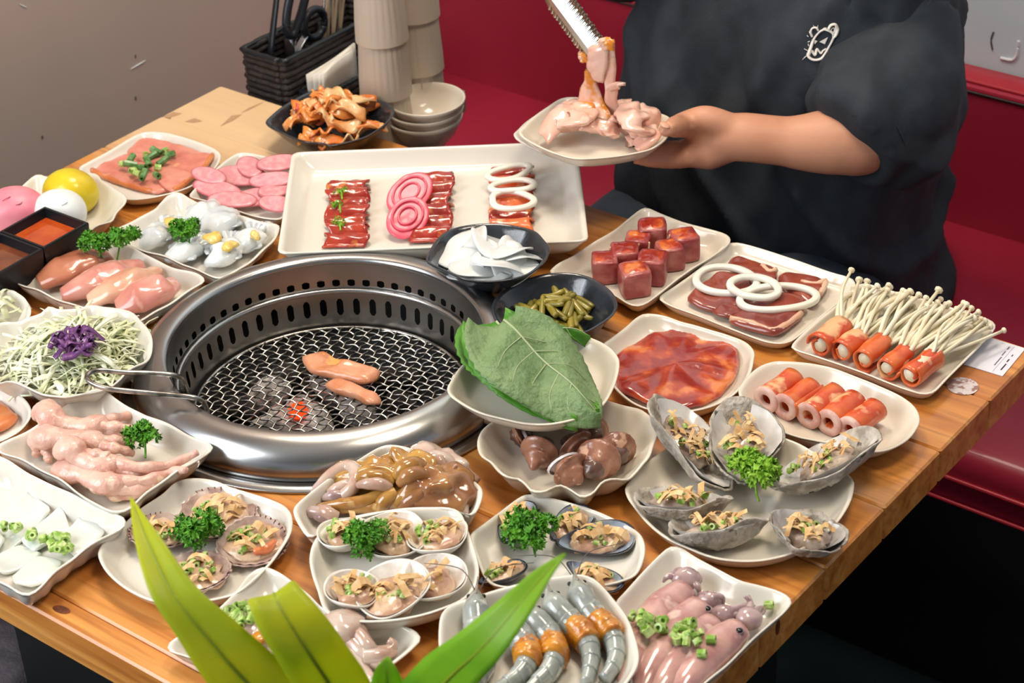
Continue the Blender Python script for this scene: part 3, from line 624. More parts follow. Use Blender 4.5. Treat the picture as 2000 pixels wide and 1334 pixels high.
mat('leaf_green', (66, 128, 28), .42, (90, 150, 44), 30, bump=.35, bscale=120)
mat('leaf_under', (122, 148, 100), .55, (104, 134, 84), 24, bump=1.0, bscale=110)
mat('leaf_vein', (172, 184, 142), .5)
mat('pickle', (126, 116, 36), .3, (152, 134, 50), 50, coat=.4)
mat('radish', (236, 238, 234), .28, (222, 226, 224), 10, sss=.4, ssr=(1, 1, 1), coat=.3)
mat('kimchi', (226, 146, 66), .28, (214, 112, 44), 28, col3=(240, 206, 150), bump=.3, bscale=90, coat=.6, sss=.1)
mat('kimchi_pale', (236, 198, 146), .3, (222, 150, 84), 26, bump=.3, bscale=90, coat=.6, sss=.15)
mat('kimchi_red', (206, 74, 46), .3, (226, 120, 84), 40, bump=.2, coat=.6)

def parsley_geo(c, r, h, n=150, seed=0):
    n = int(n * 1.7); g = random.Random(seed); V = []; F = []
    lobes = [(g.uniform(-.55, .55) * r, g.uniform(-.55, .55) * r, g.uniform(.35, .75) * h, g.uniform(.3, .48) * r) for _ in range(7)]
    for i in range(n):
        lx, ly, lz, lr = lobes[i % 7]; a = g.uniform(0, 6.28); b = math.acos(g.uniform(-.5, 1)); q = np.array([math.sin(b) * math.cos(a), math.sin(b) * math.sin(a), math.cos(b)])
        p = np.array([lx, ly, lz]) + q * lr * g.uniform(.75, 1.1); p[2] = max(p[2], .002)
        t = np.cross(q, (g.uniform(-1, 1), g.uniform(-1, 1), g.uniform(-1, 1))); t /= np.linalg.norm(t) + 1e-9; s = np.cross(q, t); m = len(V); k = 7; sz = r * g.uniform(.09, .16)
        V.append(p)
        for j in range(k):
            an = 2 * math.pi * j / k; V.append(p + (t * math.cos(an) + s * math.sin(an)) * sz * (1.15 if j % 2 else .8) + q * sz * (.75 if j % 2 else -.1))
        F.extend([(m, m + 1 + j, m + 1 + (j + 1) % k) for j in range(k)])
    return [np.array(v) + np.array(c) for v in V], F
def parsley(px, py, z, r, h, label, m='parsley', seed=1, n=150, stem=None):
    c = at(px, py, z); t = thing('parsley_sprig', label, 'parsley', c)
    part('leaf_tuft', parsley_geo(c, r, h, n, seed), m, t, smooth=False, kind='stuff')
    part('stem', tube([c + np.array([0, 0, h * .5]), c + np.array([.004, -.004, .004]), c + np.array([.012, -.012, .001]) if stem is None else stem], .0011, 6), m, t)
    return t
def ringbit(c, r, L, d, hole=.5):
    """a cut piece of spring onion: short hollow tube"""
    d = np.array(d, float); d /= np.linalg.norm(d); s = np.cross(d, (.2, .1, 1)); s /= np.linalg.norm(s); u = np.cross(s, d); rings = []
    for rr, w in ((r * hole, -.5), (r, -.5), (r, .5), (r * hole, .5), (r * hole, -.5)):
        rings.append([np.array(c) + d * L * w + (s * math.cos(a) + u * math.sin(a)) * rr for a in np.linspace(0, 2 * math.pi, 8, endpoint=False)])
    return loft(rings, caps=False)
def scallions(c, rx, ry, n, g, zr=.004, size=.0032):
    out = []
    for i in range(n):
        a = g.uniform(0, 6.28); q = math.sqrt(g.random())
        out.append(ringbit((c[0] + rx * q * math.cos(a), c[1] + ry * q * math.sin(a), c[2] + g.uniform(0, zr)), size * g.uniform(.7, 1.15), size * g.uniform(1.1, 2.4), (g.uniform(-1, 1), g.uniform(-1, 1), g.uniform(-.3, .9))))
    return join(out)
def flakes(c, rx, ry, n, g, zr=.006, size=.008):
    out = []
    for i in range(n):
        a = g.uniform(0, 6.28); q = math.sqrt(g.random()); p = np.array([c[0] + rx * q * math.cos(a), c[1] + ry * q * math.sin(a), c[2] + g.uniform(0, zr)])
        L = size * g.uniform(.7, 1.6); w = size * g.uniform(.16, .55); az = g.uniform(0, 6.28); cu = g.uniform(.4, 1.6); d = np.array([math.cos(az), math.sin(az), g.uniform(-.2, .5)]); s = np.array([-math.sin(az), math.cos(az), g.uniform(-.6, .6)])
        def fn(u, v, p=p, L=L, w=w, d=d, s=s, cu=cu): return p + d * L * (u - .5) + s * w * (v - .5) + np.array([0, 0, 1]) * (math.sin(u * 3.14 * cu) * L * .3)
        out.append(sheet(fn, 5, 2, .0005))
    return join(out)
def onion_ring(c, rx, ry, ang, label, th=.0055, w=.0065, tilt=(0, 0), wob=0.0, material='onion', group=None, name='onion_ring', ph=0.0):
    n = 48; rings = []; ca, sa = math.cos(ang), math.sin(ang)
    sec = [(math.cos(a), math.sin(a)) for a in np.linspace(0, 2 * math.pi, 10, endpoint=False)]
    for k in range(n):
        a = 2 * math.pi * k / n; k1 = 1 + wob * math.sin(2 * a + ph) + wob * .6 * math.sin(3 * a + ph * 2); ring = []
        for (q, z) in sec:
            x = (rx * k1 + w * .5 * np.sign(q) * abs(q) ** .6) * math.cos(a); y = (ry * k1 + w * .5 * np.sign(q) * abs(q) ** .6) * math.sin(a); zz = th * .5 * np.sign(z) * abs(z) ** .6
            X = x * ca - y * sa; Y = x * sa + y * ca
            ring.append((c[0] + X, c[1] + Y, c[2] + zz + X * tilt[0] + Y * tilt[1]))
        rings.append(ring)
    return solo(name, loft(rings + [rings[0]], caps=False), material, label, 'onion', group)
def P2(c, L, z): return [at(p[0], p[1], z) for p in c(L)]

# ------------------------------------------------------------------ beef cubes
def cube(px, py, s, ang, label, seed, zt=.0):
    """px, py: middle of the cube's top face"""
    c = at(px, py, FL + s * .95); t = thing('beef_cube', label, 'meat', (c[0], c[1], TOP + FL), 'beef cubes'); h = s / 2
    n = 6; rings = []
    g = random.Random(seed)
    prof = [(.86, 0), (.97, .06), (1, .2), (1, .5), (1, .8), (.97, .93), (.88, 1)]
    def outl(k): 
        a = 2 * math.pi * k / 24; x, y = math.cos(a), math.sin(a); m = max(abs(x), abs(y)); q = .82 + .18 * m if 0 else 1 / m * (.9 + .1 * m) ; q = min(q, 1.30); return x * q, y * q
    for i, (sc, z) in enumerate(prof):
        ring = []
        for k in range(24):
            x, y = outl(k); w = 1 + .07 * noise.noise(Vector((x * 1.3 + seed, y * 1.3, z * 2)))
            X, Y = x * h * sc * w, y * h * sc * w; ring.append((c[0] + X * math.cos(ang) - Y * math.sin(ang), c[1] + X * math.sin(ang) + Y * math.cos(ang), TOP + FL + z * s * .95 * (1 + .05 * noise.noise(Vector((x + seed, y, 5))))))
        rings.append(ring)
    V, F = loft(rings)
    part('block', (V, F), 'beef_side', t)
    top = [[(c[0] + (p[0] - c[0]) * q, c[1] + (p[1] - c[1]) * q, p[2] + .0008 * (1 - q * q)) for p in rings[-1 if q < 1.0 else -2]] for q in (1.01, 1.0, .8, .5, .05)]
    part('glazed_top', loft(top), 'beef', t)
    if seed % 2 == 0:
        k0 = g.randrange(24)
        for kk in (k0, k0 + 3):
            a = rings[1][kk % 24]; b = rings[5][(kk + 1) % 24]; m_ = rings[3][kk % 24]
            part('fat_streak', tube([a, m_, b], [.0012, .0022, .0014], 6), 'beef_fat', t)
CA = math.radians(38)
cubes = [(1181, 501, .031, 'front left corner'), (1239, 522, .034, 'nearest to the plate rim'), (1274, 499, .034, 'front right side'), (1220, 483, .033, 'middle of the left side'), (1308, 477, .031, 'middle of the right side'),
         (1246, 460, .030, 'far left side'), (1274, 436, .034, 'farthest and topmost'), (1336, 456, .033, 'far right corner')]
for i, (x, y, s, w) in enumerate(cubes):
    cube(x, y, s, CA + .25 * math.sin(i * 2.1), 'raw red beef cube with a glazed top, ' + w, i + 1)

# ------------------------------------------------------------------ beef slices with onion rings
SLI = [([(1085, 405), (1130, 355), (1260, 385), (1390, 425), (1385, 490), (1340, 500), (1200, 455)], .009, 'farthest, under the plate middle'), ([(1390, 490), (1420, 450), (1550, 460), (1680, 495), (1685, 545), (1600, 640), (1540, 620), (1450, 560)], .010, 'at the right with a pale fat edge'),
       ([(850, 620), (880, 560), (960, 500), (1060, 440), (1180, 460), (1250, 520), (1230, 600), (1190, 660), (1080, 690), (970, 670)], .009, 'at the left under the largest ring'), ([(1100, 720), (1190, 660), (1290, 600), (1420, 560), (1560, 600), (1540, 700), (1420, 800), (1370, 820), (1230, 780), (1120, 745)], .011, 'nearest, with a ruffled fatty edge'),
       ([(1000, 690), (1100, 640), (1200, 620), (1260, 650), (1200, 700), (1110, 735), (1030, 715)], .007, 'small, wedged in the middle')]
for i, (L, th, w) in enumerate(SLI):
    t = thing('beef_slice', 'raw beef slice under the onion rings, ' + w, 'meat', P2(cF, [L[0]], FL)[0], 'beef slices under onion rings')
    pts = P2(cF, corners(L, .2), FL + th)
    part('slice', slab(pts, FL + (.0005 if i < 4 else .004), th, 44, .003, 70, i * 4.2), 'beef_dull', t)
    if i in (0, 1, 3):
        e = [(1300, 420), (1340, 455), (1385, 445)] if i == 0 else ([(1530, 515), (1620, 530), (1680, 510), (1640, 590)] if i == 1 else [(1110, 730), (1240, 760), (1360, 800), (1440, 770), (1530, 700)])
        part('fat_edge', tube(P2(cF, e, FL + th - .001), .0032, 8, rough=.15), 'beef_fat', t)
for (x, y, ax, ay, ang, z, w) in ((1085, 508, .036, .0275, .35, .0175, 'leftmost of the three on the beef'), (1255, 548, .0295, .020, .1, .0235, 'smallest, middle one on the beef'), (1390, 612, .041, .0265, .75, .0185, 'nearest and widest on the beef')):
    p = cF([(x, y)])[0]; onion_ring(at(p[0], p[1], z), ax, ay, ang, 'white onion ring, ' + w, th=.007, w=.009, wob=.05, group='onion rings on the beef slices', ph=x)

# ------------------------------------------------------------------ round slab of marinated beef
L = [(800, 765), (900, 790), (1030, 830), (1130, 890), (1165, 950), (1150, 1040), (1110, 1110), (1030, 1180), (930, 1225), (800, 1250), (660, 1240), (540, 1190), (450, 1150), (430, 1060), (425, 960), (480, 890), (580, 835), (700, 800)]
sl = thing('beef_slab', 'broad round slab of glossy marinated beef', 'meat', at1(cF, 800, 1000, FL))
part('meat', slab(P2(cF, L, FL + .008), FL, .0075, 72, .0065, 48, 3.3, dome=.003), 'beef', sl)

# ------------------------------------------------------------------ bacon rolls
def spiral_roll(a, b, r, turns=1.6, th=.0022, seed=0):
    a, b = np.array(a), np.array(b); d = b - a; L = np.linalg.norm(d); d /= L; s = np.cross(d, (0, 0, 1)); s /= np.linalg.norm(s); u = np.cross(s, d)
    def fn(v, w):
        an = 2 * math.pi * turns * v + seed; rr = r * (.42 + .58 * min(1, v * 1.25)) - 0; rr = r * (.45 + .55 * v)
        k = .0006 * math.sin(8 * w + seed) + .0005 * math.sin(3 * an)
        return a + d * L * w + (s * math.cos(an) + u * math.sin(an)) * (rr + k) 
    return sheet(fn, 40, 9, th)
rolls = [((318, 912), (505, 795), 'leftmost'), ((440, 960), (625, 850), 'second from the left'), ((595, 1015), (775, 895), 'middle'), ((728, 1062), (905, 940), 'fourth from the left'), ((865, 1108), (1040, 995), 'rightmost')]
for i, (a, b, w) in enumerate(rolls):
    r = .0145; A_ = at1(cG, a[0], a[1] + 25, FL + r); B_ = at1(cG, b[0], b[1] + 8, FL + r)
    t = thing('bacon_roll', 'short bacon roll, ' + w + ' of the five on the oval plate', 'bacon roll', (A_ + B_) / 2 - np.array([0, 0, r]), 'bacon rolls on the oval plate')
    part('wrap', spiral_roll(A_, B_, r, 1.9, .0022, i * 1.3), 'bacon', t)
    d = (B_ - A_) / np.linalg.norm(B_ - A_)
    part('cut_end', loft([[A_ + d * w_ + q for q in [(np.cross(d, (0, 0, 1)) * math.cos(a_) + np.array([0, 0, 1]) * math.sin(a_)) * rr for a_ in np.linspace(0, 2 * math.pi, 20, endpoint=False)]] for rr, w_ in ((r * .45, .004), (r * .45, -.0008), (r * 1.02, -.0012), (r * 1.03, .002), (r * .9, .004))], caps=False), 'bacon_end', t)

# ------------------------------------------------------------------ enoki rolls
erolls = [((665, 590), (815, 470), (985, 235), 'leftmost'), ((812, 625), (925, 545), (1180, 270), 'second from the left'), ((955, 680), (1080, 570), (1350, 310), 'middle'), ((1105, 735), (1225, 640), (1530, 350), 'fourth from the left'), ((1250, 780), (1395, 670), (1680, 420), 'rightmost')]
for i, (a, b, e, w) in enumerate(erolls):
    r = .0145; A_ = at1(cG, *a, FL + r); B_ = at1(cG, *b, FL + r); E_ = at1(cG, *e, FL + .017)
    t = thing('enoki_roll', 'bacon-wrapped bundle of white enoki mushrooms, ' + w + ' of the five', 'mushroom roll', (A_ + B_) / 2 - np.array([0, 0, r]), 'enoki mushroom rolls')
    d = (B_ - A_) / np.linalg.norm(B_ - A_); part('wrap', spiral_roll(A_, B_ + d * .003, r, 1.2, .0026, 2 + i), 'bacon', t)
    part('mushroom_base', tube([A_ + d * .001, A_ + d * .012, B_], [r * .5, r * .72, r * .5], 12, 8, rough=.1), 'mushroom', t)
    g = random.Random(40 + i); s = np.cross(d, (0, 0, 1)); s /= np.linalg.norm(s)
    for k in range(15):
        o1, o2 = g.uniform(-.7, .7) * r, g.uniform(-.5, .8) * r; f = g.uniform(-1, 1); Lk = g.uniform(.78, 1.05)
        st = B_ + s * o1 * .8 + np.array([0, 0, o2 * .8]); en = B_ + (E_ - B_) * Lk + s * f * .020 + np.array([0, 0, g.uniform(-.008, .016)])
        if k == 0 and i in (0, 4): en = en + (np.array([0, 0, .012]) if i == 0 else s * .018 + (E_ - B_) * .22)
        en[2] = max(en[2], TOP + .019); mid = (st + en) / 2 + s * (o1 * .4 + f * .006) + np.array([0, 0, g.uniform(.0, .007)])
        rr = g.uniform(.0018, .0027); dd = (en - mid) / np.linalg.norm(en - mid)
        cap = g.uniform(.0034, .005)
        part('mushroom', join([tube([st, mid, en], [rr * 1.1, rr, rr * .9], 6, 9), tube([en - dd * .001, en + dd * .001, en + dd * .003, en + dd * .0042], [rr, cap * .95, cap, cap * .3], 8, 7)]), 'mushroom', t)

# ------------------------------------------------------------------ leaves on the leaf plate
def leaf(base, tip, width, z0, z1, m, label, lift=None, seed=0, curl=.012, vein=False, fold=0.0, far=1.0, near=1.0):
    b = at1(cE, *base, z0); t_ = at1(cE, *tip, z1); d = t_ - b; L = np.linalg.norm(d); d /= L; s = np.cross((0, 0, 1), d); s /= np.linalg.norm(s); up = np.array([0, 0, 1])
    nu, nv = 33, 21
    def wid(u): return width * (max(0, math.sin(math.pi * min(1, u * .94 + .06) ** .72)) ** .8) * (1 if u < .97 else (1 - u) / .03 * .5 + .5)
    def fn(u, v):
        y = (v - .5) * 2; ser = 1 + .02 * math.sin(u * 95) * abs(y) ** 4
        heart = -.10 * L * (abs(y) ** 1.5) * max(0, 1 - u * 3.2)
        z = curl * math.sin(u * 3.1 + seed) + .012 * (y * y) * math.sin(seed + u * 4) + .0035 * math.sin(u * 26 - abs(y) * 9) * abs(y) ** .6 * (1 - abs(y) ** 3) - fold * abs(y) + .004 * math.sin(9 * u + 5 * y + seed)
        if far != 1.0: z -= .026 * max(0, y) ** 1.2 * math.sin(math.pi * min(1, u + .1)) 
        return b + d * (u * L + heart * (1 if y < 0 else far)) + s * wid(u) * y * ser * (far if y > 0 else near) + up * z
    t = thing('perilla_leaf', label, 'leaf', b, 'perilla leaves')
    part('blade', sheet(fn, nu, nv, .0009), m, t)
    part('midrib', tube([fn(u, .5) + up * .0008 for u in np.linspace(0, .97, 9)], [.0014, .001, .0004], 6, 24), 'leaf_vein', t)
    for k in range(1, 6):
        for sd in (0.06, .94):
            u0 = .06 + .13 * k
            part('vein', tube([fn(u0, .5) + up * .0006, fn(min(.96, u0 + .08), .5 + (sd - .5) * .5) + up * .0007, fn(min(.97, u0 + .17), .5 + (sd - .5) * .85) + up * .0006], [.0007, .0005, .0003], 5, 12), 'leaf_vein', t)
    return t
leaf((440, 700), (930, 1200), .062, .070, .066, 'leaf_green', 'bright green perilla leaf, lowest of the stack', seed=.4, curl=.004, far=.8, near=1.0)
leaf((455, 672), (1062, 1152), .060, .090, .070, 'leaf_green', 'mid green perilla leaf in the middle of the stack', seed=2.2, curl=.006, far=.75, near=1.05)
leaf((500, 680), (1068, 1150), .068, .104, .075, 'leaf_under', 'grey-green perilla leaf with its ribbed underside up, on top', seed=1.2, curl=.008, far=.80, near=1.05)
leaf((520, 660), (1010, 722), .022, .078, .066, 'leaf_green', 'dark green perilla leaf edge curling up behind the stack', seed=.2, curl=.008, far=.7)

# ------------------------------------------------------------------ pickled garlic stems
g = random.Random(5); bc_ = at1(cE, 815, 575, .024)
dirs = [(0.9, .3), (.95, -.2), (.4, .8), (.8, .5), (-.3, .9), (1, 0)]
for i in range(40):
    a = g.uniform(0, 6.28); q = math.sqrt(g.random()); zz = .016 + .022 * (1 - q) + g.uniform(0, .006)
    p = bc_ + np.array([.041 * q * math.cos(a), .041 * q * math.sin(a), 0]); p[2] = TOP + zz
    an = g.uniform(0, 3.14); L = g.uniform(.013, .019); d = np.array([math.cos(an), math.sin(an), g.uniform(-.15, .35)]); r = g.uniform(.0032, .0042)
    solo('garlic_stem', tube([p - d * L, p - d * L * .97, p, p + d * L * .97, p + d * L], [r * .7, r, r, r, r * .7], 8, 9), 'pickle', 'short olive pickled garlic stem in the black bowl beside the leaves', 'garlic stem', 'pickled garlic stems')

# ------------------------------------------------------------------ radish slices
def wavy_disc(c, r, rot, amp, seed, th, sc=1.0, ph=2):
    M_ = T((0, 0, 0), rot)
    def fn(u, v):
        a = 2 * math.pi * v; rr = r * (.02 + .98 * u); x, y = rr * math.cos(a), rr * math.sin(a) * sc
        z = amp * u * u * math.sin(ph * a + seed) + amp * .4 * u * math.sin(3 * a + seed * 2)
        p = M_ @ Vector((x, y, z)); return np.array(c) + np.array(p)
    return sheet(fn, 9, 33, th)
rc = at1(cE, 400, 260, .045)
rads = [((250, 190), .040, (.5, -.3, 0), .058, 'folded at the left'), ((480, 170), .042, (-.5, .3, .5), .064, 'standing up at the back'), ((600, 225), .032, (-.3, .5, 1), .058, 'at the right rim'), ((330, 280), .036, (.2, -.1, .3), .057, 'left of the middle'), ((480, 260), .038, (.1, .25, 2), .063, 'on top in the middle'), ((560, 300), .032, (.2, .2, 1), .055, 'front right'), ((420, 320), .030, (.35, 0, .2), .054, 'nearest the grill'), ((270, 320), .026, (.4, -.3, .1), .052, 'small, front left')]
for i, (p, r, rot, z, w) in enumerate(rads):
    solo('radish_slice', wavy_disc(at1(cE, p[0], p[1], z), r * .88, tuple(.7 * v for v in rot), .0075, i * 1.7, .0012), 'radish', 'thin white radish slice ' + w + ' of the black bowl', 'radish', 'radish slices')

# ------------------------------------------------------------------ long tray: three rows of meat
ex = np.array(tr[1] - tr[0]); ex[2] = 0; ex /= np.linalg.norm(ex); ey = np.cross((0, 0, 1), ex)
TZ = .018 + .0058
def fold_slice(c, w, l, h, ang, seed, m, label, grp, wav_=.002):
    """a slice folded over: rounded ridge across the row"""
    u_ = ex * math.cos(ang) + ey * math.sin(ang); v_ = np.cross((0, 0, 1), u_)
    def fn(a, b):
        y = (b - .5) * l; z = h * (math.sin(math.pi * min(1, b * 1.15 + .0)) ** .7 if b < .86 else max(0.0, (1 - b) / .14) * .42) 
        wob = wav_ * noise.noise(Vector((a * 4 + seed, b * 5, seed)))
        return np.array([c[0], c[1], c[2]]) + u_ * ((a - .5) * w + .003 * math.sin(b * 7 + seed)) - v_ * y + np.array([0, 0, max(.0006, z + wob)])
    return solo('meat_slice', sheet(fn, 13, 15, .0022), m, label, 'meat', grp)
rows = [((680, 362), (677, 466), .048, 7, 'cured', 'left row of the tray', .024), ((848, 346), (840, 456), .046, 6, 'cured', 'middle row of the tray', .026), ((1000, 335), (1000, 440), .050, 6, 'bacon', 'right row of the tray', .026)]
od = ['farthest', 'second', 'third', 'fourth', 'fifth', 'sixth', 'nearest']
for ri, (a, b, w, n, m, lab, l) in enumerate(rows):
    A_, B_ = at(*a, TZ + .006), at(*b, TZ + .006)
    for k in range(n):
        p = A_ + (B_ - A_) * k / (n - 1); p[2] = TOP + TZ + .0012
        fold_slice(p, w * (1 + .06 * math.sin(k * 2.3)), l * 1.15, .0085 + .002 * (k % 2), .05 * math.sin(k * 1.9), ri * 9 + k * 1.7, m if ri < 2 or k % 2 else 'cured', 'folded slice of marinated meat, ' + (od[k] if k < n - 1 else 'nearest') + ' in the ' + lab, 'meat in the ' + lab)
for i, (x, y, z) in enumerate(((667, 378, .037), (664, 404, .036), (664, 438, .035))):
    parsley(x, y, z, .010, .006, 'tiny green garnish sprig on the left row of meat, ' + ['farthest', 'middle', 'nearest'][i], 'parsley_pale', 30 + i, 50)
for i, (x, y, rx, ry, an) in enumerate(((800, 376, .033, .0205, .75), (796, 422, .029, .021, .85))):
    c = at(x, y, .042 + .003 * i); t = thing('pickled_onion_slice', 'bright pink pickled onion slice, ' + ['farther', 'nearer'][i] + ' of the pair on the middle row', 'onion', c, 'pink pickled onion slices')
    pa = [c + (ex * math.cos(a) * rx * .98 + ey * math.sin(a) * ry * 1.1) * 1.0 for a in np.linspace(0, 2 * math.pi, 20, endpoint=False)]
    rot = Matrix.Rotation(an, 3, 'Z'); pa = [c + np.array(rot @ Vector(p - c)) for p in pa]
    part('outer_layer', slab(pa, .039 + .002 * i, .0035, 40, .001, 90, i, tilt=(-.33, .40)), 'pink_onion', t)
    for q in (.72, .42):
        part('inner_layer', tube([c + (p - c) * q + np.array([0, 0, .0012 + (p - c)[0] * q * -.33 + (p - c)[1] * q * .40]) for p in pa + [pa[0]]], .0016, 6, 60), 'pink_onion', t)
for i, (x, y, rx, ry, an, z) in enumerate(((994, 337, .0275, .0155, .35, .043), (1002, 362, .024, .0145, .2, .046), (1000, 391, .027, .020, -.1, .044))):
    onion_ring(at(x, y, z), rx, ry, math.atan2(ex[1], ex[0]) + an, 'glossy white onion ring, ' + ['farthest', 'middle', 'nearest'][i] + ' on the right row of the tray', th=.0055, w=.0085, wob=.10, group='onion rings on the tray', ph=i * 2.0)

# ------------------------------------------------------------------ kimchi
g = random.Random(11); kc = at(656, 240, .03)
for i in range(46):
    a = g.uniform(0, 6.28); q = math.sqrt(g.random()) if i > 8 else math.sqrt(g.random()) * .5; R1 = .053
    c = kc + (np.array([math.cos(a), math.sin(a), 0]) * R1 * q) * np.array([1.05, 1.05, 1]); c[2] = TOP + .022 + .034 * (1 - q ** 1.8) + g.uniform(0, .008)
    L = g.uniform(.026, .046); w = g.uniform(.014, .028); az = g.uniform(0, 3.14); tl = g.uniform(-.5, .5); sd = g.uniform(0, 9)
    d = np.array([math.cos(az), math.sin(az), tl * .5]); s = np.array([-math.sin(az), math.cos(az), g.uniform(-.5, .5)])
    def fn(u, v): return c + d * L * (u - .5) + s * w * (v - .5) * (1 - .3 * math.sin(u * 5 + sd)) + np.array([0, 0, .010 * math.sin(u * 3.2 + sd * .3) + .005 * math.sin(v * 7 + u * 5 + sd)])
    m = 'kimchi' if i % 5 in (0, 1, 3) else ('kimchi_pale' if i % 5 in (2,) or i % 7 else 'kimchi_red')
    solo('kimchi_piece', sheet(fn, 11, 8, .0024), m, {'kimchi': 'crinkled orange kimchi cabbage piece in the black bowl', 'kimchi_pale': 'pale cabbage kimchi piece in the black bowl', 'kimchi_red': 'red chilli-stained kimchi piece in the black bowl'}[m], 'kimchi', {'kimchi': 'orange kimchi pieces', 'kimchi_pale': 'pale kimchi pieces', 'kimchi_red': 'red kimchi pieces'}[m])

# ------------------------------------------------------------------ meat on the grate
mat('cooking_meat', (224, 160, 124), .35, (206, 128, 84), 40, col3=(236, 170, 96), bump=.3, bscale=110, sss=.2, coat=.5)
for i, (L, w, m) in enumerate((([(590, 692), (625, 686), (665, 700), (730, 716), (742, 724), (720, 742), (680, 736), (640, 728), (605, 718)], 'larger strip of pale meat cooking on the grate', .012), ([(634, 742), (660, 736), (700, 748), (738, 766), (742, 778), (720, 782), (690, 766), (650, 756)], 'smaller strip of pale meat cooking on the grate', .010))):
    solo('grilling_meat', slab([at(*p, -.028) for p in L], -.0385, m, 40, .004, 60, i * 5), 'cooking_meat', w, 'meat', 'meat on the grate')
# ------------------------------------------------------------------ shellfish
mat('shell_white', (238, 234, 226), .3, (222, 214, 204), 60, bump=.2, bscale=160, coat=.3)
mat('oyster_out', (146, 136, 124), .7, (196, 190, 178), 60, col3=(92, 82, 74), bump=1.0, bscale=120)
mat('oyster_in', (222, 220, 216), .24, (176, 170, 170), 26, col3=(232, 230, 226), coat=.5)
mat('mussel_out', (30, 34, 44), .25, (44, 48, 58), 40, coat=.5)
mat('mussel_in', (156, 172, 190), .2, (60, 70, 92), 36, coat=.6)
mat('scallop_shell', (186, 164, 152), .4, (150, 118, 110), 60, bump=.2, bscale=200, coat=.2)
mat('scallop_rib', (96, 66, 64), .5)
mat('flesh_tan', (220, 188, 156), .28, (190, 148, 122), 46, bump=.4, bscale=130, sss=.2, coat=.5)
mat('flesh_grey', (200, 182, 164), .26, (160, 138, 126), 46, bump=.4, bscale=130, sss=.2, coat=.6)
mat('roe', (214, 120, 70), .3, coat=.5)
mat('whelk_shell', (164, 114, 90), .3, (126, 80, 62), 60, col3=(200, 158, 132), bump=.3, bscale=130, coat=.4)
mat('whelk_flesh', (104, 74, 62), .3, (80, 54, 46), 60, coat=.5)
mat('whelk_inner', (208, 204, 206), .25, coat=.4)
mat('prawn', (168, 172, 164), .18, (136, 142, 138), 40, col3=(200, 200, 190), sss=.35, ssr=(.8, 1, .9), coat=.8, bump=.08, bscale=120)
mat('prawn_tail', (168, 160, 144), .25, (130, 126, 118), 60, coat=.6)
mat('eye_black', (14, 12, 14), .12)
mat('antenna', (92, 84, 78), .4)
mat('garlic_sauce', (206, 138, 38), .24, (178, 104, 24), 60, bump=.4, bscale=160, coat=.7, sss=.15)
mat('squid_skin', (212, 168, 158), .18, (184, 130, 126), 34, col3=(226, 194, 182), sss=.35, coat=.8, bump=.06, bscale=90)
mat('squid_head', (186, 160, 158), .2, (150, 120, 124), 60, col3=(214, 198, 194), sss=.2, coat=.8)
mat('octo_pale', (206, 186, 172), .2, (186, 150, 132), 40, sss=.35, coat=.8)
mat('octo_yellow', (196, 150, 72), .18, (160, 110, 52), 34, col3=(214, 176, 112), sss=.25, coat=.9, bump=.15, bscale=60)
mat('octo_brown', (148, 98, 62), .16, (176, 126, 70), 26, col3=(120, 84, 82), sss=.2, coat=.9, bump=.15, bscale=50)
mat('octo_purple', (150, 122, 124), .2, (190, 166, 160), 50, sss=.2, coat=.8)

def shell_outline(kind, a, seed):
    c, s = math.cos(a), math.sin(a)
    if kind == 'clam': x, y = c * (1 + .03 * math.cos(2 * a)), .86 * s * (1 - .12 * c)
    elif kind == 'scallop': k = 1 + .022 * math.cos(20 * a); x, y = c * k, 1.0 * s * k * (1 + .12 * c)
    elif kind == 'mussel': x, y = c, .46 * s * (1 + .38 * c)
    else:
        w = noise.noise(Vector((c * 1.5 + seed, s * 1.5, seed))); x, y = c * (1 + .06 * w), .44 * s * (1 + .38 * c) * (1 + .18 * w) + .05 * noise.noise(Vector((c * 4, s * 4, seed + 3)))
    return x, y
def shell_geo(kind, L, depth, seed, th=.0016, wfac=1.0):
    n = 56; inner = []; outer = []
    for t in (.04, .25, .45, .62, .78, .9, 1.0):
        ri = []; ro = []
        for k in range(n):
            a = 2 * math.pi * k / n; x, y = shell_outline(kind, a, seed); x *= L / 2; y *= L / 2 * wfac
            rw = {'clam': .0012 * math.sin(3 * a + seed), 'scallop': .0008 * math.cos(20 * a), 'mussel': .0006 * math.sin(2 * a), 'oyster': .0035 * math.sin(2 * a + seed) + .002 * math.sin(5 * a + seed)}[kind]
            z = -depth * (1 - t ** 2.2) + rw * t * t
            ri.append((x * t * .97, y * t * .97, z)); o = 0.0
            if kind == 'oyster': o = .0022 * noise.noise(Vector((x * 220, y * 220, seed))) + .0010 * math.sin(t * 34)
            if kind == 'scallop': o = .0007 * math.cos(20 * a) * t
            ro.append((x * t * (1.0 + o * 12), y * t * (1.0 + o * 12), z - th * (1 if t < 1 else .45) - (o if t < 1 else o * .4) ))
        inner.append(ri); outer.append(ro)
    return loft(outer + inner[::-1])
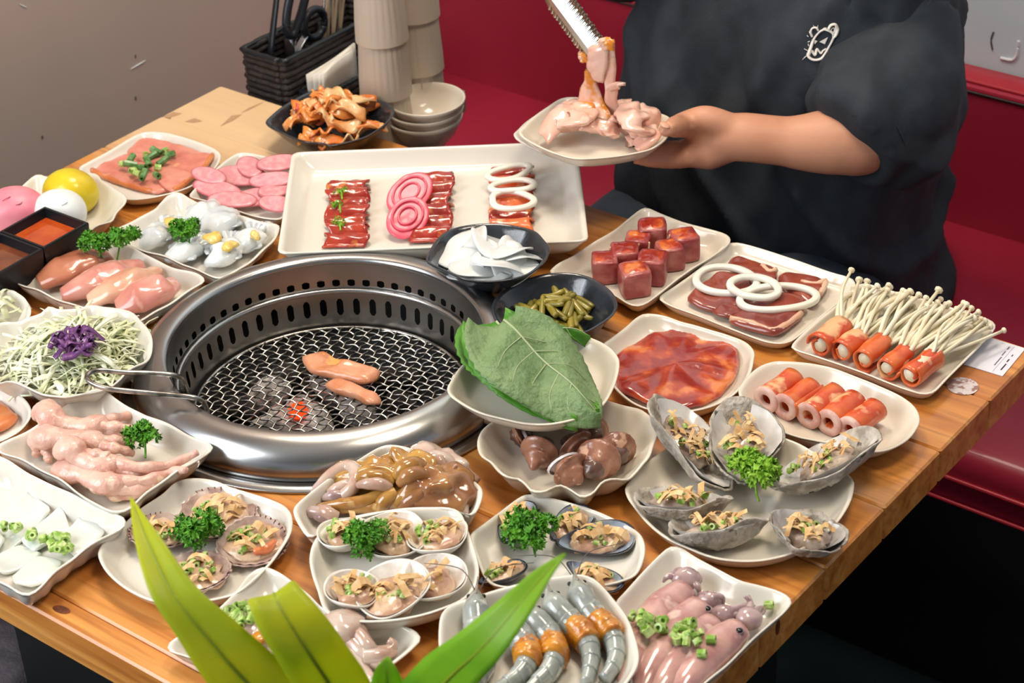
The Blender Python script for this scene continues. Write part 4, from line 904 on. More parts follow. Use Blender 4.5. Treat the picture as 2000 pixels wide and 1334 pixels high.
def shellfish(name, kind, crp, hinge, tip, z, depth, label, cat, group, out_m, in_m, flesh_m, roll=0.0, pitch=0.0, seed=0, nf=14, ns=8, wfac=1.0, fl=1.0):
    H_ = at1(crp, *hinge, z); T_ = at1(crp, *tip, z); d = T_ - H_; L = math.hypot(d[0], d[1]); c = (H_ + T_) / 2; az = math.atan2(d[1], d[0])
    M3 = Matrix.Rotation(az, 3, 'Z') @ Matrix.Rotation(pitch, 3, 'Y') @ Matrix.Rotation(roll, 3, 'X')
    t = thing(name, label, cat, c, group, M3.to_euler())
    g = random.Random(seed * 7 + 1); W_ = {'clam': .82, 'scallop': .95, 'mussel': .46, 'oyster': .42}[kind] * wfac
    part('shell', shell_geo(kind, L, depth, seed, wfac=wfac), out_m, t, local=True)
    # smooth lining inside the shell
    n = 40; rings = [[(shell_outline(kind, 2 * math.pi * k / n, seed)[0] * L / 2 * q * .95, shell_outline(kind, 2 * math.pi * k / n, seed)[1] * wfac * L / 2 * q * .95, -depth * (1 - q ** 2.2) + .0006) for k in range(n)] for q in (.03, .3, .55, .75, .88, .97)]
    part('lining', loft(rings, caps=False), in_m, t, local=True)
    part('flesh', blob((.06 * L, 0, -depth * .40), (.37 * L * fl, .37 * L * W_ * fl, depth * .46), (0, 0, 0), 20, 10, .35, 120, seed * 2.3), flesh_m, t, local=True)
    if nf: part('shaved_flakes', flakes((.04 * L, 0, -depth * .12), .27 * L, .30 * L * W_, nf, g, .007, .013), 'flake', t, local=True, kind='stuff', smooth=False)
    if ns: part('chopped_scallion', scallions((.0, .08 * L * W_, -depth * .08), .26 * L, .28 * L * W_, ns, g, .005, .0030), 'scallion', t, local=True, kind='stuff', smooth=False)
    return t
CZ = .012 + FL
clams = [((175, 690), (430, 590), 'far left'), ((480, 770), (640, 530), 'far middle'), ((680, 740), (915, 570), 'far right'), ((270, 860), (430, 1020), 'near left'), ((600, 800), (500, 1085), 'near middle'), ((860, 770), (700, 985), 'near right')]
for i, (h, t_, w) in enumerate(clams):
    shellfish('dressed_clam', 'clam', cI, h, t_, CZ + .021, .0185, 'dressed clam on the half shell, ' + w + ' of the six', 'clam', 'clams on the rounded plate', 'shell_white', 'shell_white', 'flesh_tan', .12 * math.sin(i * 2), .05, i + 1, 18 if i != 5 else 5, 9 if i != 5 else 0, 1.08, 1.0)
parsley(*cI([(435, 745)])[0], CZ + .012, .024, .034, 'curly parsley sprig between the clams', 'parsley', 3, 190)
mus = [((1150, 705), (1255, 475), 'far left, standing up', -.5), ((1400, 690), (1590, 505), 'far middle', .2), ((1420, 705), (1850, 655), 'right, widest open', .5), ((1010, 915), (1260, 800), 'near left', -.3), ((1480, 800), (1765, 945), 'near right', -.2)]
for i, (h, t_, w, ro) in enumerate(mus):
    shellfish('dressed_mussel', 'mussel', cI, h, t_, FL + .013, .011, 'dressed black mussel on the half shell, ' + w, 'mussel', 'mussels on the plate', 'mussel_out', 'mussel_in', 'flesh_tan', ro * .5, 0, i + 11, 13, 8, 1.12, 1.05)
parsley(*cI([(1300, 720)])[0], FL + .006, .027, .036, 'curly parsley sprig between the mussels', 'parsley', 4, 210)
scs = [((620, 440), (820, 165), 'at the back', .1), ((720, 540), (1105, 385), 'at the right, with striped rim', .15), ((560, 440), (235, 360), 'at the left behind the leaf', .1), ((510, 520), (680, 740), 'nearest, under the leaf', 0)]
for i, (h, t_, w, ro) in enumerate(scs):
    t = shellfish('dressed_scallop', 'scallop', cK, h, t_, FL + .012, .010, 'dressed scallop in a fan shell, ' + w, 'scallop', 'scallops on the plate', 'scallop_shell', 'scallop_shell', 'flesh_tan', ro, -.05, i + 21, 12, 14, .95, 1.1)
    H_ = at1(cK, *h, 0); T_ = at1(cK, *t_, 0); L = np.linalg.norm(H_ - T_)
    for k in range(-6, 7):
        a = k * .16; part('rib', tube([(math.cos(a) * L * .36, math.sin(a) * L * .38, -.0058), (math.cos(a) * L * .43, math.sin(a) * L * .46, -.0020), (math.cos(a) * L * .47, math.sin(a) * L * .51, .0006)], .0007, 5, 6), 'scallop_rib', t, local=True)
    if i == 1: part('roe', tube([(-.08 * L, -.22 * L, .003), (.1 * L, -.27 * L, .003), (.25 * L, -.2 * L, .003)], [.003, .005, .0025], 8), 'roe', t, local=True)
parsley(*cK([(625, 470)])[0], FL + .008, .025, .034, 'curly parsley sprig between the scallops', 'parsley', 5, 200)
oys = [((880, 660), (440, 110), 'far left, tall and leaning', .5, -.16, 1.25), ((980, 640), (1050, 130), 'far middle, upright', .1, -.16, 1.3), ((1220, 700), (1900, 330), 'far right, the largest', -.45, -.10, 1.45), ((940, 790), (215, 770), 'middle left', .32, .0, 1.35), ((1200, 930), (465, 1000), 'nearest, with ridged underside', .45, .0, 1.3), ((1220, 870), (1690, 1130), 'near right, small and round', -.15, .02, 1.9)]
for i, (h, t_, w, ro, pi_, wf) in enumerate(oys):
    shellfish('dressed_oyster', 'oyster', cH, h, t_, FL + .025 + (.006 if i < 3 else 0), .023, 'dressed oyster on the half shell, ' + w, 'oyster', 'oysters on the round plate', 'oyster_out', 'oyster_in', 'flesh_grey', ro, pi_, i + 31, 26, 10, wf, .72)
parsley(*cH([(1090, 740)])[0], FL + .014, .030, .040, 'pale green curly parsley in the middle of the oysters', 'parsley_pale', 6, 240)

# whelks
def whelk(c, apex, size, label, seed, roll=0.0):
    """tapered spiral shell lying on its side: c the wide end, apex the tip"""
    c = np.array(c); apex = np.array(apex); d = apex - c; L = np.linalg.norm(d); d /= L; s = np.cross(d, (0, 0, 1)); s /= np.linalg.norm(s); u = np.cross(s, d); rings = []
    n = 26
    for i in range(n):
        t = i / (n - 1); r = size * ((.35 + 1.0 * math.sin(min(1, t * 3.2) * math.pi / 2)) / 1.35 if t < .32 else (1 - (t - .32) / .68) ** .85 + .03); r *= 1 + .10 * math.sin(t * 22)
        rings.append([c + d * (t * L) + (s * math.cos(a) + u * math.sin(a)) * r * (1 + .07 * math.sin(a + t * 16 + seed)) for a in np.linspace(0, 2 * math.pi, 18, endpoint=False)])
    t_ = thing('whelk', label, 'whelk', c - np.array([0, 0, size]), 'whelks')
    part('spiral_shell', loft(rings), 'whelk_shell', t_)
    if seed in (3 * 1.9, 0.0): part('mouth_lip', loft([[c - d * w + (s * math.cos(a + roll) + u * math.sin(a + roll) * .62) * size * q for a in np.linspace(0, 2 * math.pi, 18, endpoint=False)] for q, w in ((.98, -.001), (1.04, .0015), (.9, .0028), (.7, -.001), (.3, -.004))], caps=False), 'whelk_inner', t_)
    part('foot_flesh', blob(c + d * .004, (size * .55, size * .6, size * .5), (0, 0, 0), 12, 8, .4, 140, seed), 'whelk_flesh', t_)
for i, (a, b, s, w) in enumerate((((560, 250), (440, 320), .020, 'half hidden under the leaf plate'), ((760, 350), (620, 620), .0185, 'left, tip towards the viewer'), ((1030, 330), (1150, 460), .0195, 'in the middle with a glossy highlight'), ((960, 560), (1140, 760), .0190, 'nearest, showing its pale lip'), ((1250, 620), (1430, 310), .0205, 'right, lying across the front'), ((1520, 480), (1400, 280), .019, 'far right'), ((1280, 260), (1180, 200), .018, 'at the back under the leaves'))):
    whelk(at1(cV, *a, FL + s), at1(cV, *b, FL + s * .7), s, 'glossy brown whelk shell, ' + w, i * 1.9)

# ------------------------------------------------------------------ prawns
def prawn(path, label, seed, z=.012 + FL, antennae=True):
    P = [at1(cJ, a, b, z + zz) for a, b, zz in path]; C = spline(P, 60); t = thing('prawn', label, 'prawn', C[30] - np.array([0, 0, .012]), 'prawns')
    up = np.array([0, 0, 1.0])
    def seg(i0, i1, rf, ridge=0.0):
        rings = []
        for i in range(i0, i1 + 1):
            tt = i / 59; d = C[min(i + 1, 59)] - C[max(i - 1, 0)]; d /= np.linalg.norm(d); s = np.cross(d, up); s /= np.linalg.norm(s); u = np.cross(s, d); r = rf(tt)
            rings.append([C[i] + s * r * .82 * math.cos(a) + u * r * math.sin(a) for a in np.linspace(0, 2 * math.pi, 14, endpoint=False)])
        return loft(rings)
    rh = lambda q: .0158 * min(1, .16 + q * 4.2)
    part('head_shell', seg(0, 21, rh), 'prawn', t)
    for k in range(6):
        i0 = 20 + k * 6; i1 = min(59, i0 + 7); r0 = .0162 * (1 - k * .105)
        part('segment', seg(i0, i1, lambda q, r0=r0, i0=i0: r0 * (1.03 - .10 * (q * 59 - i0) / 7)), 'prawn', t)
    e = C[59]; d = C[59] - C[55]; d /= np.linalg.norm(d); s = np.cross(d, up); s /= np.linalg.norm(s)
    for k in (-1, 0, 1):
        def fn(u, v, k=k): return e + d * (u * .022) + s * (k * .009 * u + (v - .5) * .008 * math.sin(math.pi * min(1, u * .9 + .1))) + up * (.001 - .002 * u + .001 * abs(k))
        part('tail_fin', sheet(fn, 6, 4, .0008), 'prawn_tail', t)
    h = C[0]; hd = C[0] - C[5]; hd /= np.linalg.norm(hd); hs = np.cross(hd, up); hs /= np.linalg.norm(hs)
    part('rostrum', tube([C[8] + up * .011, C[2] + up * .006, h + hd * .012 + up * .006], [.0016, .0014, .0003], 6), 'prawn_tail', t)
    for k in (-1, 1): part('eye', blob(C[6] + hs * k * .0066 + up * .0040, (.0022, .0022, .0022), seg=10, rows=8), 'eye_black', t)
    if antennae:
        for k in (-1, 1): part('antenna', tube([h + hs * k * .002, h + hd * .02 + hs * k * .016 + up * .008, h + hd * .03 + hs * k * .05 + up * .006], [.0006, .0005, .0003], 5, 14), 'antenna', t)
    return C
pr = [([(795, 330, .024), (830, 450, .022), (905, 560, .016), (985, 640, .014), (1010, 730, .012), (985, 810, .010), (930, 880, .008)], 'rightmost, against the rim'), ([(655, 395, .024), (700, 500, .022), (775, 585, .016), (855, 660, .015), (880, 745, .012), (870, 830, .010), (850, 900, .008)], 'second from the right'),
      ([(560, 470, .024), (590, 560, .022), (655, 640, .016), (690, 720, .014), (670, 810, .012), (600, 880, .010), (540, 940, .008)], 'middle, half behind the leaf'), ([(440, 520, .024), (470, 600, .022), (530, 670, .016), (560, 750, .014), (520, 830, .012), (440, 890, .010), (380, 930, .008)], 'fourth, behind the leaf'),
      ([(295, 405, .026), (290, 490, .024), (300, 600, .016), (330, 700, .014), (340, 790, .012), (300, 860, .010), (250, 900, .008)], 'leftmost, behind the leaf')]
PC = [prawn(p, 'raw grey prawn, ' + w, i, antennae=(i in (0, 4))) for i, (p, w) in enumerate(pr)]
for i, w in enumerate(('rightmost prawn', 'second prawn', 'middle prawn', 'fourth prawn', 'leftmost prawn')):
    rings = []; C_ = PC[i]
    for j, k in enumerate(range(23, 37)):
        d = C_[k + 1] - C_[k - 1]; d /= np.linalg.norm(d); s_ = np.cross(d, (0, 0, 1)); s_ /= np.linalg.norm(s_); u_ = np.cross(s_, d); e_ = math.sin(math.pi * (j + .6) / 14.2) ** .5
        rings.append([C_[k] + (s_ * .82 * math.cos(a) + u_ * math.sin(a)) * .0162 * (.84 + .17 * e_ + .16 * noise.noise(Vector((math.cos(a) * 1.6, math.sin(a) * 1.6 + j * .5, i * 5)))) for a in np.linspace(0, 2 * math.pi, 22, endpoint=False)])
    solo('sauce_dollop', loft(rings), 'garlic_sauce', 'smear of orange garlic sauce across the ' + w, 'sauce', 'garlic sauce on the prawns')

# ------------------------------------------------------------------ whole squid
def squid(body, rad, head, tents, label, eye=None, z=FL, hm='squid_head'):
    P = [at1(cJ, a, b, z + rad * .75 + zz) for a, b, zz in body]; t = thing('squid', label, 'squid', P[0] - np.array([0, 0, rad]), 'whole squid')
    part('mantle', tube(P, [rad * .72, rad * 1.0, rad * 1.02, rad * .95, rad * .72, rad * .25], 18, 28, flat=.78), 'squid_skin', t)
    h = at1(cJ, head[0], head[1], z + rad * .8); part('head', blob(h, (rad * .72, rad * .62, rad * .55), (0, 0, .7), 16, 10, .25, 70, rad * 900), hm, t)
    for L_ in tents: part('tentacle', tube([at1(cJ, a, b, z + zz) for a, b, zz in L_], [.0046, .0036, .0012], 8, 20), hm, t)
    if eye:
        e = at1(cJ, eye[0], eye[1], z + rad * 1.50); ey_ = part('eye', blob(e - np.array([0, 0, .002]), (.0050, .0046, .0030), seg=14, rows=8), 'squid_head', t); part('pupil', blob(e + np.array([.0006, -.0008, -.0004]), (.0034, .0032, .0018), seg=12, rows=8), 'eye_black', ey_)
squid([(1360, 400, .004), (1250, 500, .002), (1150, 640, 0), (1090, 780, 0), (1040, 900, 0)], .0185, (1370, 345), [[(1340, 340, .016), (1280, 330, .018), (1250, 360, .012)], [(1390, 330, .016), (1330, 300, .016), (1290, 320, .010)], [(1400, 350, .016), (1430, 390, .014), (1440, 430, .008)]], 'whole raw squid, leftmost of the four')
squid([(1440, 480, .008), (1340, 590, .004), (1250, 720, .002), (1170, 860, 0), (1120, 960, 0)], .0175, (1490, 455), [[(1500, 440, .020), (1550, 440, .018), (1560, 480, .012)], [(1480, 430, .02), (1440, 430, .016), (1420, 460, .012)]], 'whole raw squid, second from the left, eye showing', (1478, 490))
squid([(1510, 570, .004), (1420, 650, .002), (1330, 760, 0), (1250, 880, 0), (1200, 960, 0)], .0175, (1560, 525), [[(1580, 510, .018), (1660, 490, .018), (1700, 470, .018), (1665, 430, .024)], [(1590, 530, .016), (1680, 500, .014), (1720, 480, .012)]], 'whole raw squid, third from the left, one arm raised')
squid([(1640, 600, .004), (1540, 680, .002), (1450, 770, 0), (1370, 870, 0), (1320, 960, 0)], .0180, (1690, 550), [[(1700, 530, .016), (1740, 500, .016), (1765, 485, .014)], [(1690, 520, .018), (1700, 470, .018), (1690, 430, .020)], [(1720, 540, .012), (1760, 510, .010), (1770, 490, .008)]], 'whole raw squid, rightmost, with a round eye', (1642, 603))
g = random.Random(77)
for i, (x, y, n, w) in enumerate(((1165, 580, 13, 'leftmost squid'), (1390, 640, 17, 'middle squid'))):
    solo('chopped_scallion', scallions(at1(cJ, x, y, .036), .017, .013, n, g, .006, .0042), 'scallion', 'heap of chopped green scallion on the ' + w, 'scallion', kind='stuff', smooth=False)
for i, (x, y, z) in enumerate(((1498, 655, .036), (1450, 728, .034), (1795, 478, .016))):
    solo('scallion_piece', ringbit(at1(cJ, x, y, z), .0042, .008, (1, .4, .2)), 'scallion', ['single scallion piece on the rightmost squid', 'pale scallion piece low on the rightmost squid', 'stray scallion piece on the corner of the squid plate'][i], 'scallion', 'stray scallion pieces', smooth=False)

# ------------------------------------------------------------------ marinated cuttlefish
oc = thing('cuttlefish', 'glossy brown marinated cuttlefish with pale curling arms', 'cuttlefish', at(740, 960, FL + .008))
oy = FL + .008
part('head', blob(at1(cQ, 1480, 540, oy + .018), (.037, .030, .024), (0, .1, .6), 40, 26, .42, 60, 2.1), 'octo_brown', oc)
part('body_sac', blob(at1(cQ, 1220, 360, oy + .020), (.036, .024, .021), (.2, 0, .9), 40, 26, .5, 75, 4.4), 'octo_yellow', oc)
part('mantle', blob(at1(cQ, 880, 420, oy + .017), (.044, .022, .017), (0, 0, .55), 40, 26, .45, 80, 8.0), 'octo_yellow', oc)
part('mantle_fin', blob(at1(cQ, 1500, 320, oy + .016), (.042, .022, .016), (0, 0, -.2), 36, 22, .5, 70, 6.1), 'octo_pale', oc)
part('fin_tip', tube([at1(cQ, 1600, 420, oy + .02), at1(cQ, 1640, 330, oy + .034), at1(cQ, 1650, 290, oy + .040)], [.008, .005, .002], 10, flat=.5), 'octo_pale', oc)
tt = [([(700, 360, .034), (820, 330, .036), (960, 340, .034), (1060, 400, .030)], .006, 'octo_yellow'), ([(690, 420, .034), (800, 400, .038), (930, 410, .036), (1040, 460, .030)], .007, 'octo_yellow'), ([(690, 490, .030), (800, 470, .034), (920, 480, .034), (1010, 520, .028)], .0065, 'octo_pale'), ([(1060, 420, .034), (1140, 330, .042), (1250, 290, .042), (1340, 330, .036)], .009, 'octo_yellow'), ([(1090, 480, .034), (1190, 400, .042), (1290, 380, .040), (1370, 430, .032)], .008, 'octo_brown'), ([(1300, 260, .030), (1420, 230, .028), (1540, 250, .026), (1620, 300, .022)], .009, 'octo_pale'), ([(250, 690, .006), (330, 500, .016), (470, 370, .022), (610, 310, .026), (680, 390, .028), (640, 520, .024), (470, 650, .010)], .0075, 'octo_pale'), ([(225, 690, .008), (300, 540, .014), (420, 420, .018), (560, 345, .02), (640, 330, .02)], .0065, 'octo_purple'),
      ([(400, 560, .014), (540, 500, .02), (670, 450, .02)], .006, 'octo_pale'), ([(300, 700, .008), (480, 680, .012), (760, 640, .018), (980, 540, .024)], .0065, 'octo_yellow'), ([(520, 735, .008), (700, 700, .010), (900, 700, .012), (1050, 640, .014)], .007, 'octo_yellow'),
      ([(900, 740, .010), (960, 640, .020), (1080, 560, .026)], .008, 'octo_yellow'), ([(1020, 710, .010), (1110, 620, .020), (1200, 560, .026)], .0085, 'octo_yellow'), ([(1090, 720, .012), (1250, 620, .022), (1360, 540, .028)], .009, 'octo_brown'),
      ([(150, 690, .010), (230, 740, .008), (340, 720, .010), (430, 760, .006)], .004, 'octo_purple'), ([(140, 830, .006), (200, 760, .008), (330, 760, .010), (460, 800, .006)], .0065, 'octo_purple'), ([(330, 700, .012), (400, 760, .012), (500, 800, .008)], .007, 'octo_pale'), ([(270, 800, .008), (380, 810, .008), (450, 780, .01)], .005, 'octo_purple'),
      ([(1700, 560, .012), (1720, 680, .010), (1730, 780, .008)], .006, 'octo_pale'), ([(1640, 480, .022), (1700, 540, .016), (1680, 640, .010)], .007, 'octo_brown'), ([(360, 620, .012), (450, 590, .018), (560, 600, .016), (660, 590, .014)], .006, 'octo_purple')]
for L_, r, m in tt: part('arm', tube([at1(cQ, a, b, oy + z) for a, b, z in L_], [r * .5, r, r, r * .8], 10, 26), m, oc)

# ------------------------------------------------------------------ small octopus behind the leaves
so = thing('small_octopus', 'pale small octopus with curled arms at the right of the front plate', 'octopus', at1(cK, 1560, 1070, FL))
part('head', blob(at1(cK, 1440, 975, FL + .018), (.022, .020, .018), (0, 0, 0), 20, 12, .25, 70, 1.5), 'octo_pale', so)
for L_ in ([(1440, 960, .02), (1530, 1000, .022), (1580, 1060, .02), (1620, 1100, .014), (1690, 1090, .012), (1735, 1060, .014), (1700, 1030, .018)], [(1480, 1020, .018), (1540, 1090, .016), (1620, 1160, .01), (1690, 1180, .008)], [(1560, 1130, .014), (1650, 1120, .014), (1740, 1100, .01)], [(1420, 1020, .014), (1500, 1120, .012), (1560, 1200, .008), (1620, 1260, .006)], [(1460, 960, .022), (1500, 940, .024), (1540, 970, .022), (1570, 1020, .018)]):
    part('arm', tube([at1(cK, a, b, FL + z) for a, b, z in L_], [.008, .0075, .0065, .0035], 10, 26), 'octo_pale', so)
so2 = thing('small_octopus', 'pale small octopus under chopped scallion, mostly behind the leaves', 'octopus', at1(cK, 930, 1000, FL))
part('head', blob(at1(cK, 890, 950, FL + .014), (.030, .020, .016), (0, 0, -.4), 20, 12, .25, 70, 3.5), 'octo_pale', so2)
for L_ in ([(800, 930, .012), (900, 1000, .016), (980, 1080, .012), (1050, 1150, .008)], [(900, 960, .018), (970, 1020, .018), (1010, 1080, .012)], [(960, 1000, .01), (1120, 1060, .012), (1250, 1100, .012), (1350, 1130, .01)]):
    part('arm', tube([at1(cK, a, b, FL + z) for a, b, z in L_], [.008, .0075, .0065, .0045], 10, 20), 'octo_pale', so2)
solo('chopped_scallion', scallions(at1(cK, 850, 905, FL + .028), .017, .012, 16, g, .006, .0042), 'scallion', 'heap of chopped scallion on the octopus behind the long leaf', 'scallion', kind='stuff', smooth=False)
solo('sauce_dollop', blob(at1(cK, 960, 1020, FL + .028), (.012, .009, .004), (0, 0, .5), 14, 8, .5, 100, 1), 'garlic_sauce', 'small dollop of orange sauce on the octopus behind the leaf', 'sauce')
# ------------------------------------------------------------------ left side of the table
mat('ham', (222, 146, 128), .3, (206, 120, 104), 30, col3=(232, 168, 130), bump=.4, bscale=90, coat=.4, sss=.15)
mat('ham_edge', (214, 132, 72), .35, (196, 104, 56), 30, coat=.4)
mat('sausage', (216, 140, 148), .3, (228, 164, 168), 120, bump=.1, bscale=200, coat=.35, sss=.15)
mat('sausage_skin', (196, 104, 110), .3, coat=.3)
mat('ball_pink', (226, 122, 140), .38, (236, 146, 160), 20, sss=.3, ssr=(1, .5, .5))
mat('ball_yellow', (224, 208, 44), .3, (214, 186, 30), 16, sss=.3, ssr=(1, .9, .2), coat=.2)
mat('ball_white', (226, 230, 230), .38, (216, 220, 222), 16, sss=.3, ssr=(1, 1, 1))
mat('crease', (176, 84, 100), .5)
mat('crease_yellow', (150, 140, 20), .5)
mat('crease_grey', (168, 174, 176), .5)
mat('red_sauce', (180, 62, 20), .06, (196, 84, 26), 30, coat=1.0)
mat('brown_sauce', (130, 72, 44), .07, (108, 56, 34), 30, coat=1.0)
mat('cuttle_white', (222, 226, 226), .2, (196, 204, 210), 34, col3=(236, 236, 230), sss=.4, ssr=(1, 1, 1), coat=.7, bump=.15, bscale=80)
mat('cuttle_grey', (160, 168, 176), .22, (196, 202, 206), 50, sss=.3, ssr=(1, 1, 1), coat=.7)
mat('garlic_yellow', (226, 190, 88), .28, (236, 210, 130), 80, bump=.4, bscale=180, coat=.5)
mat('fillet', (216, 154, 138), .26, (200, 126, 114), 24, col3=(230, 184, 164), bump=.2, bscale=60, coat=.6, sss=.25)
mat('fillet_brown', (190, 122, 92), .28, (172, 100, 74), 20, bump=.2, bscale=60, coat=.6, sss=.2)
mat('fillet_pale', (224, 180, 152), .28, (208, 148, 122), 24, bump=.2, bscale=60, coat=.6, sss=.2)
mat('cabbage', (240, 242, 218), .35, (222, 230, 176), 40, col3=(246, 246, 230), sss=.2, ssr=(.8, 1, .5))
mat('cabbage_purple', (124, 76, 132), .35, (96, 52, 106), 60, col3=(214, 180, 212))
mat('chicken_skin', (230, 190, 172), .32, (216, 164, 148), 40, col3=(238, 210, 186), bump=.5, bscale=150, coat=.35, sss=.25)
mat('squid_white', (222, 225, 218), .2, (210, 214, 208), 14, sss=.4, ssr=(1, 1, .95), coat=.7)
mat('broth', (196, 140, 70), .1, coat=.8)

# marinated meat slices with scallion
for i, (L, z, w) in enumerate((([(880, 230), (1000, 135), (1120, 150), (1300, 200), (1500, 258), (1450, 320), (1380, 395), (1290, 410), (1180, 370), (1060, 320), (960, 290)], .004, 'far slice'), ([(640, 362), (760, 300), (890, 240), (1000, 300), (1120, 350), (1250, 420), (1200, 500), (1100, 525), (960, 490), (800, 440), (690, 395)], .0, 'near left slice'), ([(1080, 360), (1200, 340), (1380, 390), (1290, 470), (1220, 510), (1130, 470)], .005, 'small slice at the right'))):
    t = thing('marinated_slice', 'pink marinated meat slice on the plate by the wall, ' + w, 'meat', P2(cA, [L[0]], FL)[0], 'pink marinated slices')
    part('slice', slab(P2(cA, corners(L, .2), FL + z + .005), FL + z, .006, 56, .003, 60, i * 3.3), 'ham', t)
    e = {0: [(1495, 262), (1450, 330), (1375, 400), (1290, 412)], 1: [(645, 368), (760, 425), (900, 475), (1050, 515), (1190, 505)], 2: [(1375, 395), (1290, 470), (1225, 508)]}[i]
    part('browned_edge', tube(P2(cA, e, FL + z + .003), .0036, 8, 20, rough=.12), 'ham_edge', t)
sp = [(865, 325), (925, 285), (920, 325), (1030, 262), (1075, 265), (1100, 235), (1160, 232), (1200, 258), (1040, 310), (935, 370), (1000, 350), (1010, 400), (1110, 350), (1105, 405), (1145, 305), (965, 390)]
for i, (x, y) in enumerate(sp):
    solo('scallion_piece', ringbit(at1(cA, x, y, FL + .0145 + .001 * (i % 3)), .0044, .0085 + .004 * (i % 3), (math.cos(i * 1.9), math.sin(i * 1.9), .25)), 'scallion_dark' if i % 3 else 'scallion', 'cut green scallion piece on the pink marinated slices', 'scallion', 'scallion pieces on the marinated slices', smooth=False)
# sausage slices
ss = [((470, 345), .033, .017, .5, 'large, at the left'), ((425, 372), .034, .015, .2, 'lying flat at the left rim'), ((488, 328), .024, .015, -.5, 'at the back, tilted'), ((545, 320), .028, .016, 1.0, 'standing at the far right'), ((532, 353), .029, .013, .65, 'right of the middle'), ((500, 387), .027, .017, .8, 'in front of the middle'), ((455, 392), .030, .014, .6, 'front left'), ((540, 372), .023, .015, 1.1, 'tucked at the right'), ((540, 400), .024, .013, .2, 'front right'), ((408, 345), .024, .013, .2, 'far left')]
for i, ((x, y), rx, ry, an, w) in enumerate(ss):
    c = at(x, y, FL + .010 + .0022 * (i % 5)); t = thing('sausage_slice', 'oval pink sausage slice ' + w, 'sausage', c, 'pink sausage slices')
    tl = (-.16 + .05 * (i % 3), .22 - .06 * (i % 4)); pts = [c[:2] + np.array([rx * math.cos(a) * math.cos(an) - ry * math.sin(a) * math.sin(an), rx * math.cos(a) * math.sin(an) + ry * math.sin(a) * math.cos(an)]) for a in np.linspace(0, 2 * math.pi, 24, endpoint=False)]
    part('cut_face', slab(pts, c[2] - TOP, .0034, 36, tilt=tl, raw=False), 'sausage', t)
    part('skin', tube([np.array([p[0] + (p[0] - c[0]) * .015, p[1] + (p[1] - c[1]) * .015, c[2] + .0016 + (p[0] - c[0]) * tl[0] + (p[1] - c[1]) * tl[1]]) for p in pts + [pts[0]]], .0012, 6, 40), 'sausage_skin', t)
# three balls
for (x, y, r, m, cm, rot, w, creases) in ((28, 408, (.040, .034, .030), 'ball_pink', 'crease', .5, 'smooth pink ball with creased top, cut by the left edge of the photo', [[(5, 392), (20, 384), (38, 378)], [(25, 402), (40, 398), (44, 392)]]), (137, 372, (.036, .032, .029), 'ball_yellow', 'crease_yellow', .4, 'smooth bright yellow ball behind the white one', [[(125, 346), (145, 341), (160, 336)]]), (116, 412, (.034, .032, .028), 'ball_white', 'crease_grey', .2, 'smooth white ball behind the sauce tray', [[(92, 405), (115, 396), (135, 388)], [(120, 402), (132, 395), (142, 391)]])):
    c = at(x, y, FL + r[2]); c[2] = TOP + FL + r[2] * .92; t = thing('dough_ball', w, 'ball', c - np.array([0, 0, r[2]]), 'coloured balls')
    part('body', blob(c, r, (0, 0, rot), 40, 26, .07, 22, x * .1), m, t)
    for L_ in creases:
        P_ = []
        for q in L_:
            best = None
            for zz in np.linspace(0, .07, 60):
                p = at(q[0], q[1], zz); e = (p - c); ca, sa = math.cos(-rot), math.sin(-rot); e2 = np.array([e[0] * ca - e[1] * sa, e[0] * sa + e[1] * ca, e[2]]) / np.array(r)
                v = abs(np.linalg.norm(e2) - .99)
                if e2[2] > 0 and (best is None or v < best[0]): best = (v, p)
            P_.append(best[1])
        part('crease', tube(P_, [.0004, .001, .0004], 5, 12), cm, t)
# black twin sauce tray
zr = .052; q = lambda L: [at(p[0], p[1], zr)[:2] for p in cS(L)]
TRY = {'ring': q([(530, 18), (1050, 210), (0, 870), (-560, 560)])}
st = thing('sauce_tray', 'black plastic twin sauce tray at the left edge', 'sauce tray', at1(cS, 300, 450, .02))
a0, b0, c0, d0 = [np.array(p) for p in TRY['ring']]
b0 = a0 + (b0 - a0); ux = (b0 - a0); lx = np.linalg.norm(ux); ux /= lx; uy = np.array([ux[1], -ux[0]]); uy = uy if uy @ (c0 - b0) > 0 else -uy; WELL = .072
def tray_well(y0, y1):
    rings = []
    def rr(i, z): return [(*(a0 + ux * xx + uy * yy), TOP + z) for xx, yy in ((i, y0 + i), (lx - i, y0 + i), (lx - i, y1 - i), (i, y1 - i))]
    return loft([rr(.006, .014), rr(.003, .016), rr(.0, zr - .002), rr(.0005, zr), rr(.0035, zr), rr(.008, .024), rr(.010, .022)])
part('well', tray_well(0, WELL), 'black_plastic', st, smooth=False); part('well', tray_well(WELL + .001, WELL * 2), 'black_plastic', st, smooth=False)
def pool(y0, y1, z, m, label):
    P = [a0 + ux * xx + uy * yy for xx, yy in ((.006, y0 + .006), (lx - .006, y0 + .006), (lx - .006, y1 - .006), (.006, y1 - .006))]
    solo('dipping_sauce', loft([[(*p, TOP + z - .008) for p in P], [(*p, TOP + z) for p in P]]), m, label, 'sauce', smooth=False)
pool(0, WELL, .041, 'red_sauce', 'glossy red-orange dipping sauce in the right well of the black tray'); pool(WELL, WELL * 2, .041, 'brown_sauce', 'brown dipping sauce in the left well of the black tray')
